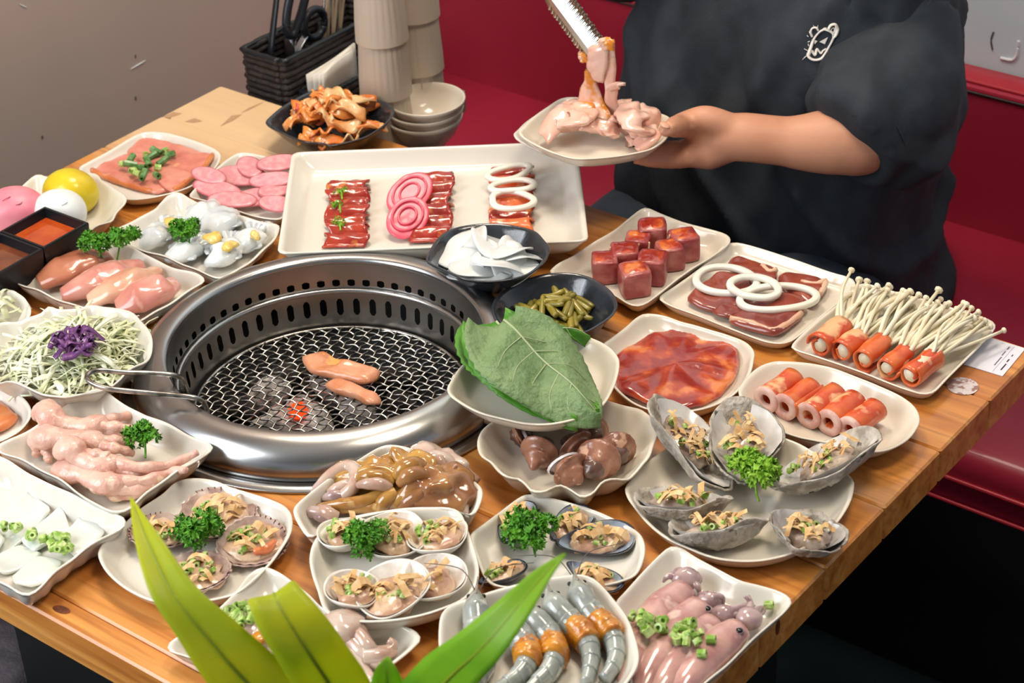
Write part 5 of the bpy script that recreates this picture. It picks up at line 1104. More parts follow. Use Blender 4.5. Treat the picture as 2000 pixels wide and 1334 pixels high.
# white baby cuttlefish
for i, (P_, R_, w) in enumerate((([(1340, 740, .014), (1400, 680, .018), (1460, 640, .018), (1500, 605, .014)], [.012, .018, .017, .006], 'at the back left'), ([(1470, 830, .012), (1520, 760, .018), (1570, 700, .018), (1600, 650, .012)], [.014, .023, .020, .005], 'at the back right'), ([(1180, 760, .012), (1110, 810, .016), (1060, 860, .016), (990, 900, .010)], [.010, .017, .019, .008], 'at the left'), ([(1400, 920, .012), (1320, 930, .016), (1250, 960, .016), (1190, 975, .008)], [.012, .019, .018, .007], 'at the front'), ([(1640, 870, .012), (1600, 930, .016), (1540, 980, .016), (1450, 1030, .008)], [.010, .019, .020, .007], 'at the front right'), ([(1800, 800, .012), (1760, 850, .016), (1700, 900, .014), (1640, 950, .01)], [.008, .018, .018, .007], 'at the right rim'))):
    P_ = [at1(cA, a, b, FL + z) for a, b, z in P_]; t = thing('baby_cuttlefish', 'white baby cuttlefish ' + w + ' of the plate', 'cuttlefish', P_[0] - np.array([0, 0, .012]), 'white baby cuttlefish')
    V_, F_ = tube(P_, R_, 20, 26, flat=.6); V_ = [np.array(v) + np.array([.5, .5, 1]) * .0045 * noise.noise(Vector(v) * 75 + Vector((i, 0, 0))) for v in V_]; part('body', (V_, F_), 'cuttle_white', t)
    for sd in (-1, 1):
        dd = P_[1] - P_[2]; ss_ = np.cross(dd / np.linalg.norm(dd), (0, 0, 1)); part('fin', tube([P_[1] + ss_ * sd * R_[1] * .8, (P_[1] + P_[2]) / 2 + ss_ * sd * R_[1] * 1.12, P_[2] + ss_ * sd * R_[2] * .8], [.002, .005, .002], 8, 12, flat=.35), 'cuttle_grey', t)
    d = P_[0] - P_[1]; d /= np.linalg.norm(d); s = np.cross(d, (0, 0, 1))
    for k in range(7):
        f = (k - 3) / 3; part('arm', tube([P_[0] + s * f * .006, P_[0] + d * .012 + s * f * .013 + np.array([0, 0, .005]), P_[0] + d * .026 + s * f * (.020 + .004 * math.sin(k * 3)) + np.array([0, 0, -.002 + .003 * (k % 2)])], [.0046, .0042, .0018], 8, 14), 'cuttle_grey' if k % 2 else 'cuttle_white', t)
for i, (x, y, r) in enumerate(((1215, 740, .012), (1500, 840, .013), (1620, 900, .011), (1790, 830, .008))):
    solo('minced_garlic', blob(at1(cA, x, y, FL + .030), (r, r * .7, .005), (0, 0, i), 16, 9, .6, 120, i * 2), 'garlic_yellow', 'yellow minced garlic dollop on the white cuttlefish, ' + ['left', 'middle', 'front right', 'far right'][i], 'garlic', 'minced garlic on the cuttlefish')
parsley(*cA([(1335, 850)])[0], FL + .026, .023, .022, 'curly parsley on the white cuttlefish', 'parsley', 8, 180)
# raw fillets
for i, (P_, r, m, w) in enumerate((([(280, 1165, .010), (400, 1100, .016), (560, 1040, .016), (760, 985, .010)], .024, 'fillet_brown', 'brownish, farthest left'), ([(440, 1245, .012), (600, 1180, .020), (800, 1100, .022), (985, 1045, .014)], .021, 'fillet', 'pink, second from the left'), ([(630, 1300, .012), (780, 1220, .020), (930, 1150, .022), (1090, 1085, .014)], .021, 'fillet_pale', 'pale with a yellow edge, third'), ([(830, 1345, .012), (960, 1270, .020), (1090, 1210, .022), (1215, 1175, .014)], .024, 'fillet', 'pink, nearest the grill'))):
    C_ = [at1(cA, a, b, FL + z) for a, b, z in P_]; V_, F_ = tube(C_, [r * .6, r * 1.02, r * 1.06, r * .55], 22, 34, flat=.62)
    V_ = [np.array(v) * 1.0 + np.array([.6, .6, 1]) * .0050 * noise.noise(Vector(v) * 48) for v in V_]
    solo('raw_fillet', (V_, F_), m, 'raw meat fillet, ' + w, 'meat', 'raw fillets')
    g2 = random.Random(i)
parsley(*cA([(700, 935)])[0], FL + .030, .024, .020, 'loose parsley sprig on the fillets, left clump', 'parsley', 9, 120, stem=at1(cA, 740, 1030, FL + .012))
parsley(*cA([(850, 880)])[0], FL + .034, .024, .018, 'loose parsley sprig on the fillets, right clump', 'parsley', 10, 120, stem=at1(cA, 820, 1020, FL + .012))
# cabbage
def shreds(c, R1, h, n, g, L0, L1, w0, w1, zmin):
    out = []
    for i in range(n):
        a = g.uniform(0, 6.28); q = math.sqrt(g.random()); p = np.array([c[0] + R1 * q * math.cos(a), c[1] + R1 * q * math.sin(a), c[2] + h * (1 - q ** 2) * g.uniform(.55, 1.0)])
        L = g.uniform(L0, L1); w = g.uniform(w0, w1); az = g.uniform(0, 6.28); d = np.array([math.cos(az), math.sin(az), g.uniform(-.25, .25)]); s = np.array([-math.sin(az), math.cos(az), g.uniform(-.8, .8)]); k1 = g.uniform(-1.8, 1.8); k2 = g.uniform(0, 6)
        def fn(u, v):
            x = u - .5; r_ = p + d * L * x + s * (w * (v - .5) + k1 * L * .5 * (x * x - .1)) + np.array([0, 0, .006 * math.sin(u * 5 + k2) - x * x * .02]); r_[2] = max(r_[2], zmin); return r_
        out.append(sheet(fn, 7, 2, .0007))
    return join(out)
g = random.Random(21); cc = at1(cB, 440, 420, .023)
solo('shredded_cabbage', shreds(cc, .070, .038, 460, g, .03, .075, .0016, .0050, TOP + .020), 'cabbage', 'mound of pale green shredded cabbage', 'cabbage', kind='stuff')
solo('purple_cabbage', shreds(at1(cB, 430, 325, .063), .022, .008, 34, g, .016, .034, .003, .008, TOP + .053), 'cabbage_purple', 'small pile of purple cabbage shreds on the green cabbage', 'cabbage', kind='stuff')
solo('cabbage_strip', tube([at1(cB, 330, 560, .050), at1(cB, 365, 610, .053), at1(cB, 350, 670, .038)], [.003, .004, .002], 6, 12, flat=.3), 'cabbage', 'cabbage strip hanging over the front rim of the fluted plate', 'cabbage')
solo('cabbage_leaf', shreds(at(-30, 608, .02), .04, .016, 40, g, .02, .04, .004, .008, TOP + .01), 'cabbage', 'green salad shreds on the plate cut by the left edge', 'cabbage', kind='stuff')
solo('glazed_slice', slab([at(*p, FL + .008) for p in ((-40, 790), (-5, 778), (22, 798), (34, 812), (10, 832), (-20, 842), (-60, 830))], FL, .009, 36, .002, 70, 2), 'ham_edge', 'orange glazed slice on the small plate at the left edge', 'meat')
# chicken feet
def foot(shank, toes, label, r=.0125):
    P_ = [at1(cB, a, b, FL + .008 + z) for a, b, z in shank]; t = thing('chicken_paw', label, 'chicken foot', P_[len(P_) // 2] - np.array([0, 0, r]), 'raw chicken feet')
    V_, F_ = tube(P_, [r * 1.15, r * 1.2, r * .78, r * .85, r * 1.15, r * .9], 16, 34, flat=.85); V_ = [np.array(v) + np.array([1, 1, 1]) * .0018 * noise.noise(Vector(v) * 90) for v in V_]
    part('shank', (V_, F_), 'chicken_skin', t)
    for L_ in toes:
        Q_ = [at1(cB, a, b, FL + .008 + z) for a, b, z in L_]; n = 26; rr = [.0072 * (1 + .16 * math.sin(k * 1.5)) * (1 - .45 * k / 12) for k in range(13)]
        tube_ = tube(Q_, rr, 10, n); part('toe', tube_, 'chicken_skin', t)
foot([(265, 735, .024), (300, 770, .026), (400, 815, .020), (490, 835, .018), (560, 830, .018), (620, 815, .014)], [[(560, 800, .018), (680, 780, .020), (800, 755, .014)], [(580, 830, .018), (700, 830, .020), (830, 860, .014)], [(590, 850, .014), (700, 860, .014), (800, 890, .008)]], 'raw chicken foot, farthest, its knuckle over the rim')
foot([(235, 905, .014), (280, 890, .024), (400, 900, .026), (500, 915, .026), (580, 935, .026), (640, 950, .018)], [[(590, 920, .028), (700, 910, .028), (790, 930, .020)], [(600, 950, .026), (700, 960, .028), (790, 990, .018)], [(230, 920, .016), (215, 970, .010), (220, 1010, .004)], [(260, 930, .012), (280, 990, .008), (290, 1040, .004)]], 'raw chicken foot, second, folded knuckle at the left')
foot([(385, 970, .030), (420, 960, .036), (480, 1020, .030), (560, 1060, .026), (640, 1060, .024), (700, 1050, .020)], [[(680, 1040, .026), (820, 1070, .026), (980, 1060, .020), (1090, 1020, .022), (1170, 980, .028)], [(680, 1070, .022), (800, 1110, .018), (930, 1100, .012)], [(640, 1020, .030), (560, 990, .034), (500, 985, .03)]], 'raw chicken foot, third, one toe reaching the right corner')
foot([(365, 1095, .012), (430, 1100, .018), (520, 1130, .020), (600, 1165, .020), (680, 1170, .018), (740, 1165, .014)], [[(720, 1160, .020), (860, 1150, .018), (1000, 1100, .014), (1100, 1085, .026)], [(700, 1190, .016), (800, 1200, .014), (950, 1150, .010)], [(660, 1210, .012), (700, 1235, .008), (830, 1215, .006), (940, 1150, .008)]], 'raw chicken foot, nearest the front rim')
parsley(*cB([(865, 960)])[0], FL + .026, .024, .026, 'curly parsley on the chicken feet', 'parsley', 12, 190)
# white squid sheets
qs = [([(-60, 450), (60, 330), (150, 255), (272, 345), (200, 430), (90, 510), (-20, 580)], 'at the back'), ([(130, 490), (240, 410), (340, 322), (392, 470), (300, 510), (200, 560)], 'in the middle with a raised corner'), ([(385, 480), (485, 362), (590, 465), (520, 560), (440, 600), (385, 560)], 'at the right corner'), ([(0, 590), (110, 525), (218, 575), (120, 655), (30, 690), (-60, 650)], 'front left, under the scallion'), ([(80, 725), (200, 592), (335, 625), (270, 742), (180, 776), (100, 764)], 'nearest the front rim'), ([(-160, 520), (-60, 440), (20, 520), (-60, 620), (-160, 640)], 'cut by the left edge')]
for i, (L, w) in enumerate(qs):
    cL = np.mean(L, axis=0); L = [tuple(cL + (np.array(p) - cL) * 1.14) for p in L]
    solo('squid_sheet', slab(P2(cC, corners(L, .14), FL + .006), FL + .002 * (i % 3), .0045, 48, .0028, 45, i * 2.7, tilt=(.06 * math.sin(i * 2), .10 * math.cos(i))), 'squid_white', 'flat white squid sheet ' + w, 'squid', 'white squid sheets')
for i, (x, y, n, w) in enumerate(((330, 540, 16, 'right cluster'), (75, 440, 6, 'left cluster'), (180, 500, 5, 'middle pieces'))):
    solo('chopped_scallion', scallions(at1(cC, x, y, FL + .012), .018 if i == 0 else .012, .012, n, g, .005, .0042), 'scallion', 'chopped scallion on the white squid sheets, ' + w, 'scallion', kind='stuff', smooth=False)
# ------------------------------------------------------------------ cutlery basket
mat('wicker', (34, 28, 28), .6, (52, 42, 40), 90, bump=.5, bscale=220)
mat('scissor_black', (28, 34, 42), .35)
mat('blade_steel', (190, 196, 206), .25, metal=1.0)
mat('chopstick', (176, 160, 140), .35, (150, 132, 112), 40, stretch=(1, 1, .1))
mat('napkin', (226, 220, 208), .9, (216, 208, 196), 30, bump=.2, bscale=60)
bx0, bx1, by0, by1, bz0, bz1 = -.592, -.514, .482, .700, LEDGE + .001, LEDGE + .102
bk = thing('cutlery_basket', 'dark woven cutlery basket with a napkin pocket behind the table', 'basket', ((bx0 + bx1) / 2, .59, bz0))
def loop(x0, x1, y0, y1, z, r, wob=0.0, seed=0):
    P = []
    for (cx, cy, a0) in ((x1 - .008, y0 + .008, -90), (x1 - .008, y1 - .008, 0), (x0 + .008, y1 - .008, 90), (x0 + .008, y0 + .008, 180)):
        for k in range(4): a = math.radians(a0 + 30 * k); P.append((cx + .008 * math.cos(a), cy + .008 * math.sin(a), z))
        nx = {-90: (x1, (y0 + y1) / 2), 0: ((x0 + x1) / 2, y1), 90: (x0, (y0 + y1) / 2), 180: ((x0 + x1) / 2, y0)}[a0]; P.append((nx[0], nx[1], z))
    return tube(P + [P[0]], r, 6, 80, rough=.12)
nz = 11
for k in range(nz): part('wicker_strand', loop(bx0 + .001 * (k % 2), bx1 - .001 * (k % 2), by0 + .001 * (k % 2), by1, bz0 + .005 + k * (bz1 - bz0 - .008) / (nz - 1), .0050), 'wicker', bk)
part('rim', loop(bx0 - .001, bx1 + .001, by0 - .001, by1 + .001, bz1, .0042), 'black_plastic', bk)
part('floor_panel', box(bx0 + .004, bx1 - .004, by0 + .004, by1 - .004, bz0, bz0 + .004), 'wicker', bk)
for yy in (.56, .63): part('divider', box(bx0 + .004, bx1 - .004, yy - .002, yy + .002, bz0 + .004, bz1 - .012), 'wicker', bk)
px0, px1, py0, py1, pz = bx1 + .004, bx1 + .046, .50, .640, LEDGE + .052
for k in range(5): part('wicker_strand', loop(px0, px1, py0, py1, LEDGE + .006 + k * .010, .0048), 'wicker', bk)
part('pocket_rim', loop(px0, px1, py0, py1, pz, .0034), 'black_plastic', bk)
for k in range(4):
    x = px0 + .008 + .0075 * k
    def fn(u, v, x=x, k=k): return np.array([x + .004 * math.sin(v * 3 + k) * u + .012 * u * (k / 4), .512 + v * (.100 - .012 * k), LEDGE + .008 + u * (.066 + .010 * v + .003 * k)])
    solo('paper_napkin', sheet(fn, 6, 8, .003), 'napkin', 'folded white paper napkin in the basket pocket, ' + ['rearmost', 'second', 'third', 'front'][k], 'napkin', 'napkins in the basket')
# scissors: two looped handles up, blades down in the basket
sc = thing('kitchen_scissors', 'black-handled kitchen scissors standing in the basket', 'scissors', (-.553, .515, bz0 + .005))
def sp_(px, py, x): 
    d = RX @ np.array([px - 1000.0, 667.0 - py, -FPX]); return CAM + d * ((x - CAM[0]) / d[0])
xs = -.548
def ovl(cx, cy, rx, ry, n=14, rot=0.0): return [sp_(cx + rx * math.cos(a) * math.cos(rot) - ry * math.sin(a) * math.sin(rot), cy + rx * math.cos(a) * math.sin(rot) + ry * math.sin(a) * math.cos(rot), xs) for a in np.linspace(0, 2 * math.pi, n, endpoint=False)]
o1 = ovl(614, 46, 19, 29, rot=.25); part('handle_loop', tube(o1 + [o1[0]], .0056, 10, 40), 'scissor_black', sc)
o2 = [sp_(*p, xs + .006) for p in ((573, -30), (563, 10), (559, 45), (563, 66), (572, 68), (580, 50), (590, 20), (600, -20))]; part('handle_loop', tube(o2, .0062, 10, 40), 'scissor_black', sc)
part('blade', tube([sp_(596, 70, xs), sp_(580, 100, xs), sp_(566, 150, xs)], [.006, .007, .002], 8, 10, flat=.3), 'blade_steel', sc)
part('blade', tube([sp_(572, 66, xs + .005), sp_(574, 90, xs + .004), sp_(572, 150, xs)], [.006, .007, .002], 8, 10, flat=.3), 'blade_steel', sc)
solo('serving_spatula', tube([sp_(527, 120, -.57), sp_(533, 60, -.57), sp_(540, 0, -.57), sp_(545, -50, -.57)], [.006, .006, .0055, .005], 8, 14, flat=.5), 'black_plastic', 'flat black utensil handle standing at the left of the basket', 'utensil')
g = random.Random(3)
for k in range(9):
    a = sp_(632 + 4.5 * k, 52 - 3.0 * k, -.555 + .003 * (k % 3)); b = a + np.array([g.uniform(-.006, .006) - .004, .030 + g.uniform(-.01, .01), .115]); a2 = a - (b - a) * .62; a2[2] = max(a2[2], bz0 + .006)
    solo('chopstick', stick(a2, b, .0024, 6, .0018), 'chopstick' if k % 3 else 'wire', ('beige chopstick' if k % 3 else 'steel chopstick') + ' in the basket, ' + ['nearest', 'second', 'third', 'fourth', 'fifth', 'sixth', 'seventh', 'eighth', 'farthest'][k] + ' of nine from the scissors', 'chopstick', 'beige chopsticks in the basket' if k % 3 else 'steel chopsticks in the basket')

# ------------------------------------------------------------------ table card and sticker
mat('card_white', (226, 224, 232), .5); mat('print_grey', (110, 108, 116), .6); mat('print_dark', (48, 46, 54), .6)
mat('sticker', (208, 196, 196), .4, (150, 112, 104), 90, lo=.5, hi=.56)
def flatpoly(pts, z): return ([(p[0], p[1], TOP + z) for p in pts], [tuple(range(len(pts)))])
cq = [at(1930, 660), at(2003, 682), at(1958, 736), at(1882, 713)]
card = thing('table_card', 'small white printed card at the far right corner of the table', 'card', cq[0])
part('card_sheet', loft([[(p[0], p[1], TOP + z) for p in cq] for z in (.0002, .0010)]), 'card_white', card, smooth=False)
uu = (cq[1] - cq[0]); vv = (cq[3] - cq[0])
for (u0, v0, w, h, m) in ((.62, .10, .03, .10, 'print_grey'), (.62, .26, .03, .16, 'print_grey'), (.64, .46, .03, .30, 'print_grey'), (.84, .30, .03, .06, 'print_dark'), (.84, .46, .035, .10, 'print_dark'), (.86, .62, .035, .22, 'print_dark'), (.73, .05, .006, .9, 'print_grey')):
    part('printed_text', flatpoly([cq[0] + uu * a + vv * b for a, b in ((u0, v0), (u0 + w, v0), (u0 + w, v0 + h), (u0, v0 + h))], .0012), m, card, smooth=False)
sc_ = at(1880, 755); st_ = thing('round_sticker', 'round pale sticker on the table beside the card', 'sticker', sc_)
part('disc', loft([[(sc_[0] + .0165 * math.cos(a), sc_[1] + .0165 * math.sin(a), TOP + z) for a in np.linspace(0, 2 * math.pi, 32, endpoint=False)] for z in (.0002, .0008)]), 'sticker', st_, smooth=False)

# ------------------------------------------------------------------ plant in front of the table
def leafmat(name, c1, c2):
    m = mat(name, c1, .4, c2, 14, stretch=(1, 1, 1)); nt = m.node_tree; b = nt.nodes['Principled BSDF']; out = nt.nodes['Material Output']
    tr_ = nt.nodes.new('ShaderNodeBsdfTranslucent'); mx = nt.nodes.new('ShaderNodeMixShader'); mx.inputs[0].default_value = .6
    src = b.inputs['Base Color'].links[0].from_socket; nt.links.new(src, tr_.inputs[0]); nt.links.new(b.outputs[0], mx.inputs[1]); nt.links.new(tr_.outputs[0], mx.inputs[2]); nt.links.new(mx.outputs[0], out.inputs[0])
leafmat('blade_green', (220, 226, 52), (200, 216, 56)); leafmat('blade_deep', (164, 212, 62), (140, 198, 56))
mat('blade_rib', (128, 146, 24), .45)
mat('pot_clay', (150, 96, 66), .7, bump=.1); mat('soil', (44, 32, 24), .95, bump=.6)
cr = at(720, 1500, .06)
plant = thing('potted_plant', 'potted plant with long bright green strap leaves in front of the table', 'plant', (cr[0], cr[1], 0))
def blade(stations, m, fold=.006):
    Lp = np.array([at(s[0], s[1], s[4]) for s in stations]); Rp = np.array([at(s[2], s[3], s[4]) for s in stations]); n = 36; Ls, Rs = spline(Lp, n), spline(Rp, n)
    def fn(u, v):
        i = u * (n - 1); a = int(min(n - 2, i)); f = i - a; l = Ls[a] * (1 - f) + Ls[a + 1] * f; r = Rs[a] * (1 - f) + Rs[a + 1] * f
        return l + (r - l) * v + np.array([0, 0, -1]) * fold * (1 - abs(2 * v - 1)) * min(1, np.linalg.norm(r - l) / .05)
    o = part('leaf', sheet(fn, n, 7, .0012), m, plant)
    part('midrib', tube([fn(u, .5) + np.array([0, 0, .0006]) for u in np.linspace(.03, 1, 14)], [.0004, .0016, .0028], 6, 40), 'blade_rib', o)
blade([(254, 971, 258, 972, .285), (262, 1050, 318, 1055, .280), (292, 1158, 386, 1148, .265), (343, 1240, 470, 1222, .24), (410, 1340, 565, 1310, .20), (520, 1440, 650, 1420, .14), (700, 1500, 730, 1495, .06)], 'blade_green', .008)
blade([(548, 1196, 562, 1190, .20), (520, 1178, 568, 1158, .235), (486, 1170, 572, 1132, .262), (486, 1180, 580, 1140, .262), (503, 1226, 630, 1196, .25), (544, 1294, 678, 1262, .22), (600, 1380, 730, 1350, .16), (700, 1500, 750, 1490, .06)], 'blade_green', .006)
blade([(1104, 1080, 1105, 1083, .31), (1050, 1110, 1080, 1120, .305), (972, 1175, 1028, 1210, .29), (896, 1236, 974, 1288, .26), (815, 1297, 925, 1345, .21), (740, 1400, 850, 1430, .14), (715, 1505, 740, 1500, .06)], 'blade_deep', .006)
blade([(756, 1282, 760, 1283, .20), (734, 1305, 777, 1312, .19), (722, 1345, 790, 1350, .16), (712, 1430, 775, 1430, .11), (716, 1500, 736, 1500, .06)], 'blade_deep', .005)
blade([(900, 1420, 906, 1424, .12), (830, 1440, 860, 1465, .13), (770, 1470, 800, 1500, .11), (722, 1500, 736, 1510, .06)], 'blade_deep', .005)
part('cane', tube([(cr[0], cr[1], .44), (cr[0] + .006, cr[1], .6), (cr[0], cr[1], TOP + .066)], [.017, .015, .013], 10, 12, rough=.06), 'pot_clay', plant)
part('pot', lathe([(.07, 0), (.09, 0), (.125, .42), (.132, .43), (.132, .46), (.122, .46), (.118, .43), (.115, .41), (.02, .405)], (cr[0], cr[1], 0), 40), 'pot_clay', plant)
part('soil', lathe([(.117, .425), (.1, .436), (.02, .44)], (cr[0], cr[1], 0), 32), 'soil', plant)
# ------------------------------------------------------------------ the person
from mathutils.bvhtree import BVHTree
mat('skin', (202, 146, 116), .48, (192, 134, 104), 12, sss=.15, ssr=(1, .4, .25), bump=.04, bscale=300)
mat('nail', (214, 158, 132), .3)
mat('shirt_black', (33, 40, 47), .8, (39, 46, 54), 40, bump=.15, bscale=500)
mat('trouser_navy', (44, 54, 68), .8, (52, 62, 76), 30, bump=.15, bscale=400)
mat('emblem_white', (226, 222, 214), .7); mat('hair_black', (20, 17, 16), .5)
person = thing('person', 'person in a black short-sleeved shirt seated on the bench, holding a plate and tongs', 'person', (.11, .9, .45))
def ell_ring(c, rx, ry, z, n=32, p=.86): return [(c[0] + rx * np.sign(math.cos(a)) * abs(math.cos(a)) ** p, c[1] + ry * np.sign(math.sin(a)) * abs(math.sin(a)) ** p, TOP + z) for a in np.linspace(0, 2 * math.pi, n, endpoint=False)]
def remesh(geos, vox, smooth=6, name='m'):
    V, F = join(geos); me = bpy.data.meshes.new(name); me.from_pydata([tuple(map(float, v)) for v in V], [], F); me.update()
    o = bpy.data.objects.new(name, me); COL.objects.link(o); m = o.modifiers.new('r', 'REMESH'); m.mode = 'VOXEL'; m.voxel_size = vox
    s = o.modifiers.new('s', 'SMOOTH'); s.iterations = smooth; s.factor = .5
    apply_mods(o); me2 = o.data; bpy.data.objects.remove(o); return me2
def mball(c, r): return blob(c, r if hasattr(r, '__len__') else (r, r, r), seg=20, rows=14)
# --- left arm: shoulder, elbow, wrist (the arm on the right of the picture)
LS = np.array([.300, .800, TOP + .225]); LE = aty(1712, 283, .655); LW = aty(1448, 268, .565)
RS = np.array([-.100, .790, TOP + .225]); RE = aty(1060, -190, .66); 
tip = aty(1166, 103, .470); tdir = aty(1094, 2, .478) - tip; tdir /= np.linalg.norm(tdir); RH = tip + tdir * .200; RW = RH + np.array([.045, .045, .035])
torso = loft([ell_ring((.085, .90), .17, .11, -.30), ell_ring((.085, .87), .18, .12, -.2), ell_ring((.085, .83), .18, .115, -.05), ell_ring((.11, .82), .185, .105, .08), ell_ring((.112, .815), .18, .095, .18), ell_ring((.112, .815), .13, .07, .255), ell_ring((.112, .812), .06, .055, .29), ell_ring((.112, .805), .055, .055, .36)])
body = [torso, mball((.112, .795, TOP + .455), (.078, .095, .115)), mball((.112, .70, TOP + .44), (.013, .018, .018)), mball((.04, .80, TOP + .45), (.012, .02, .03)), mball((.184, .80, TOP + .45), (.012, .02, .03)),
        tube([LS + np.array([-.06, .01, -.03]), aty(1756, 110, .775), aty(1728, 205, .705), aty(1690, 268, .655), aty(1640, 275, .630), aty(1560, 278, .600), LW, aty(1405, 275, .552), aty(1370, 285, .546)], [.036, .044, .048, .048, .0445, .040, .0300, .030, .024], 18, 60),
        tube([RS, RS * .5 + RE * .5, RE], [.058, .055, .048], 16, 16), tube([RE, RE * .5 + RW * .5, RW], [.046, .042, .028], 16, 16), mball(RE, .047)]
# left hand: palm, thumb on top of the rim, four fingers under the plate
def xp(a, b, z): p = cX([(a, b)])[0]; return at(p[0], p[1], z)
PAL = aty(1392, 285, .552); PK = aty(1345, 300, .535)
body += [tube([LW, LW * .55 + PAL * .45, PAL, PK], [.027, .030, .032, .021], 16, 16, flat=.86), mball(aty(1380, 262, .545), (.024, .022, .024))]
thumb = [aty(1420, 252, .555), aty(1378, 236, .540), aty(1335, 244, .528), xp(1150, 705, .134), xp(1085, 728, .131)]
body.append(tube(thumb, [.021, .0185, .0145, .0132, .0085], 14, 28))
for k, (dy, dz, Lk) in enumerate(((0, 0, 1.0), (.017, -.002, 1.08), (.033, -.005, 1.02), (.047, -.009, .86))):
    b0_ = aty(1352, 304, .535) + np.array([.004, dy, dz]); e0 = at(1238, 317, .084) + np.array([.0, dy, .004])
    m1 = b0_ + (e0 - b0_) * .45 * Lk + np.array([0, 0, -.004]); e1 = b0_ + (e0 - b0_) * Lk
    body.append(tube([b0_ + (PAL - b0_) * .5, b0_, m1, e1 - (e1 - m1) * .05, e1], [.013, .0125, .0105, .0092, .006], 10, 22))
# right hand around the tongs
body += [tube([RW, RW * .5 + RH * .5 + np.array([.008, .008, .008]), RH + np.array([.020, .022, .012])], [.027, .030, .026], 14, 12, flat=.8)]
sd_ = np.cross(tdir, (0, 1, 0)); sd_ /= np.linalg.norm(sd_)
for k in range(4):
    c_ = RH + tdir * (.012 - .019 * k) ; body.append(tube([RH + np.array([.022, .020, .010]) - tdir * .014 * k, c_ + np.array([.004, -.024, .006]), c_ + np.array([-.024, -.020, 0]), c_ + np.array([-.026, .004, 0])], [.0115, .0105, .0095, .007], 10, 18))
body.append(tube([RW * .4 + RH * .6 + np.array([.01, .015, .01]), RH + np.array([-.006, .024, .004]), RH - tdir * .035 + np.array([-.018, .018, 0])], [.014, .012, .008], 10, 14))
bm_ = remesh(body, .0042, 5, 'body')
part('body', bm_, 'skin', person)
nl = thumb[-1] * .6 + thumb[-2] * .4
part('thumbnail', blob(nl + np.array([.003, -.005, .0095]), (.0075, .0062, .0022), (.25, -.15, 2.6), 14, 8), 'nail', person)
part('hair', remesh([mball((.112, .815, TOP + .485), (.088, .098, .098)), mball((.112, .86, TOP + .44), (.078, .06, .09))], .007, 4), 'hair_black', person)
for sx in (-.03, .03):
    ey2 = part('eye', blob((.112 + sx, .713, TOP + .462), (.013, .008, .007), seg=14, rows=8), 'shell_white', person); part('iris', blob((.112 + sx, .7065, TOP + .462), (.005, .003, .005), seg=10, rows=8), 'eye_black', ey2)
part('mouth', blob((.112, .712, TOP + .398), (.022, .008, .006), seg=14, rows=8), 'nail', person)
# shirt: torso and two wide sleeves in one cloth surface, then folds
def fat(c, r): return c
sh = [loft([ell_ring((.066, .87), .214, .175, -.295), ell_ring((.066, .84), .216, .180, -.22), ell_ring((.070, .82), .218, .172, -.10), ell_ring((.086, .81), .220, .155, .03), ell_ring((.100, .805), .214, .132, .14), ell_ring((.112, .805), .205, .110, .21), ell_ring((.112, .81), .150, .085, .262), ell_ring((.112, .81), .072, .066, .292)])]
sl_pts = [aty(1765, 5, .80), aty(1766, 110, .765), aty(1722, 208, .695), aty(1662, 268, .640)]
slv = [tube([LS + np.array([-.03, 0, 0])] + sl_pts, [.060, .070, .074, .080, .066], 26, 30), mball(aty(1772, 285, .70), (.044, .05, .044))]; sh.append(tube([LS + np.array([-.06, 0, .0]), LS + np.array([-.01, 0, -.005])], [.09, .075], 20, 8))
sr = [RS + np.array([.05, 0, 0]), RS + np.array([-.01, -.01, .0]), RS * .55 + RE * .45, RS * .35 + RE * .65]
sh.append(tube(sr, [.085, .086, .084, .076], 20, 18))
sm_ = remesh(sh, .0065, 8, 'shirt')
def cloth(me, amp):
    V = np.empty(len(me.vertices) * 3); me.vertices.foreach_get('co', V); V = V.reshape(-1, 3); N = np.empty(len(me.vertices) * 3); me.vertices.foreach_get('normal', N); N = N.reshape(-1, 3)
    for i in range(len(V)):
        p = V[i]; f = noise.noise(Vector((p[0] * 13 + p[2] * 3.5, p[1] * 11, p[2] * 3.2))) + .55 * noise.noise(Vector((p[0] * 24 - p[2] * 9, p[1] * 20 + 4, p[2] * 7))) 
        ridge = 1 - abs(noise.noise(Vector((p[0] * 9 - p[2] * 6 + 3, p[1] * 8, p[2] * 3)))) * 2.2
        fold = max(0, 1 - 3.2 * abs(noise.noise(Vector((p[0] * 10 + p[2] * 5.5, 7.3, p[2] * 2.0 - p[0] * 1.5)))))
        V[i] = p + N[i] * amp * (f * .8 + .35 * max(0, ridge) + .75 * fold)
    me.vertices.foreach_set('co', V.reshape(-1)); me.update(); return me
cloth(sm_, .0210)
shirt = part('shirt', sm_, 'shirt_black', person)
sv_ = remesh(slv, .0055, 5, 'sleeve'); part('sleeve', cloth(sv_, .015), 'shirt_black', shirt)
hem = np.array(sl_pts[3]); hd_ = np.array(sl_pts[3]) - np.array(sl_pts[2]); hd_ /= np.linalg.norm(hd_); hs_ = np.cross(hd_, (0, 0, 1)); hs_ /= np.linalg.norm(hs_); hu_ = np.cross(hs_, hd_)
for k_, (o_, r_) in enumerate(((-.004, .0665), (-.016, .0705))):
    part('sleeve_hem', tube([hem + hd_ * o_ + (hs_ * math.cos(a) + hu_ * math.sin(a)) * r_ for a in np.linspace(0, 2 * math.pi, 24)], .0034 if k_ == 0 else .0012, 8, 60), 'shirt_black', shirt)
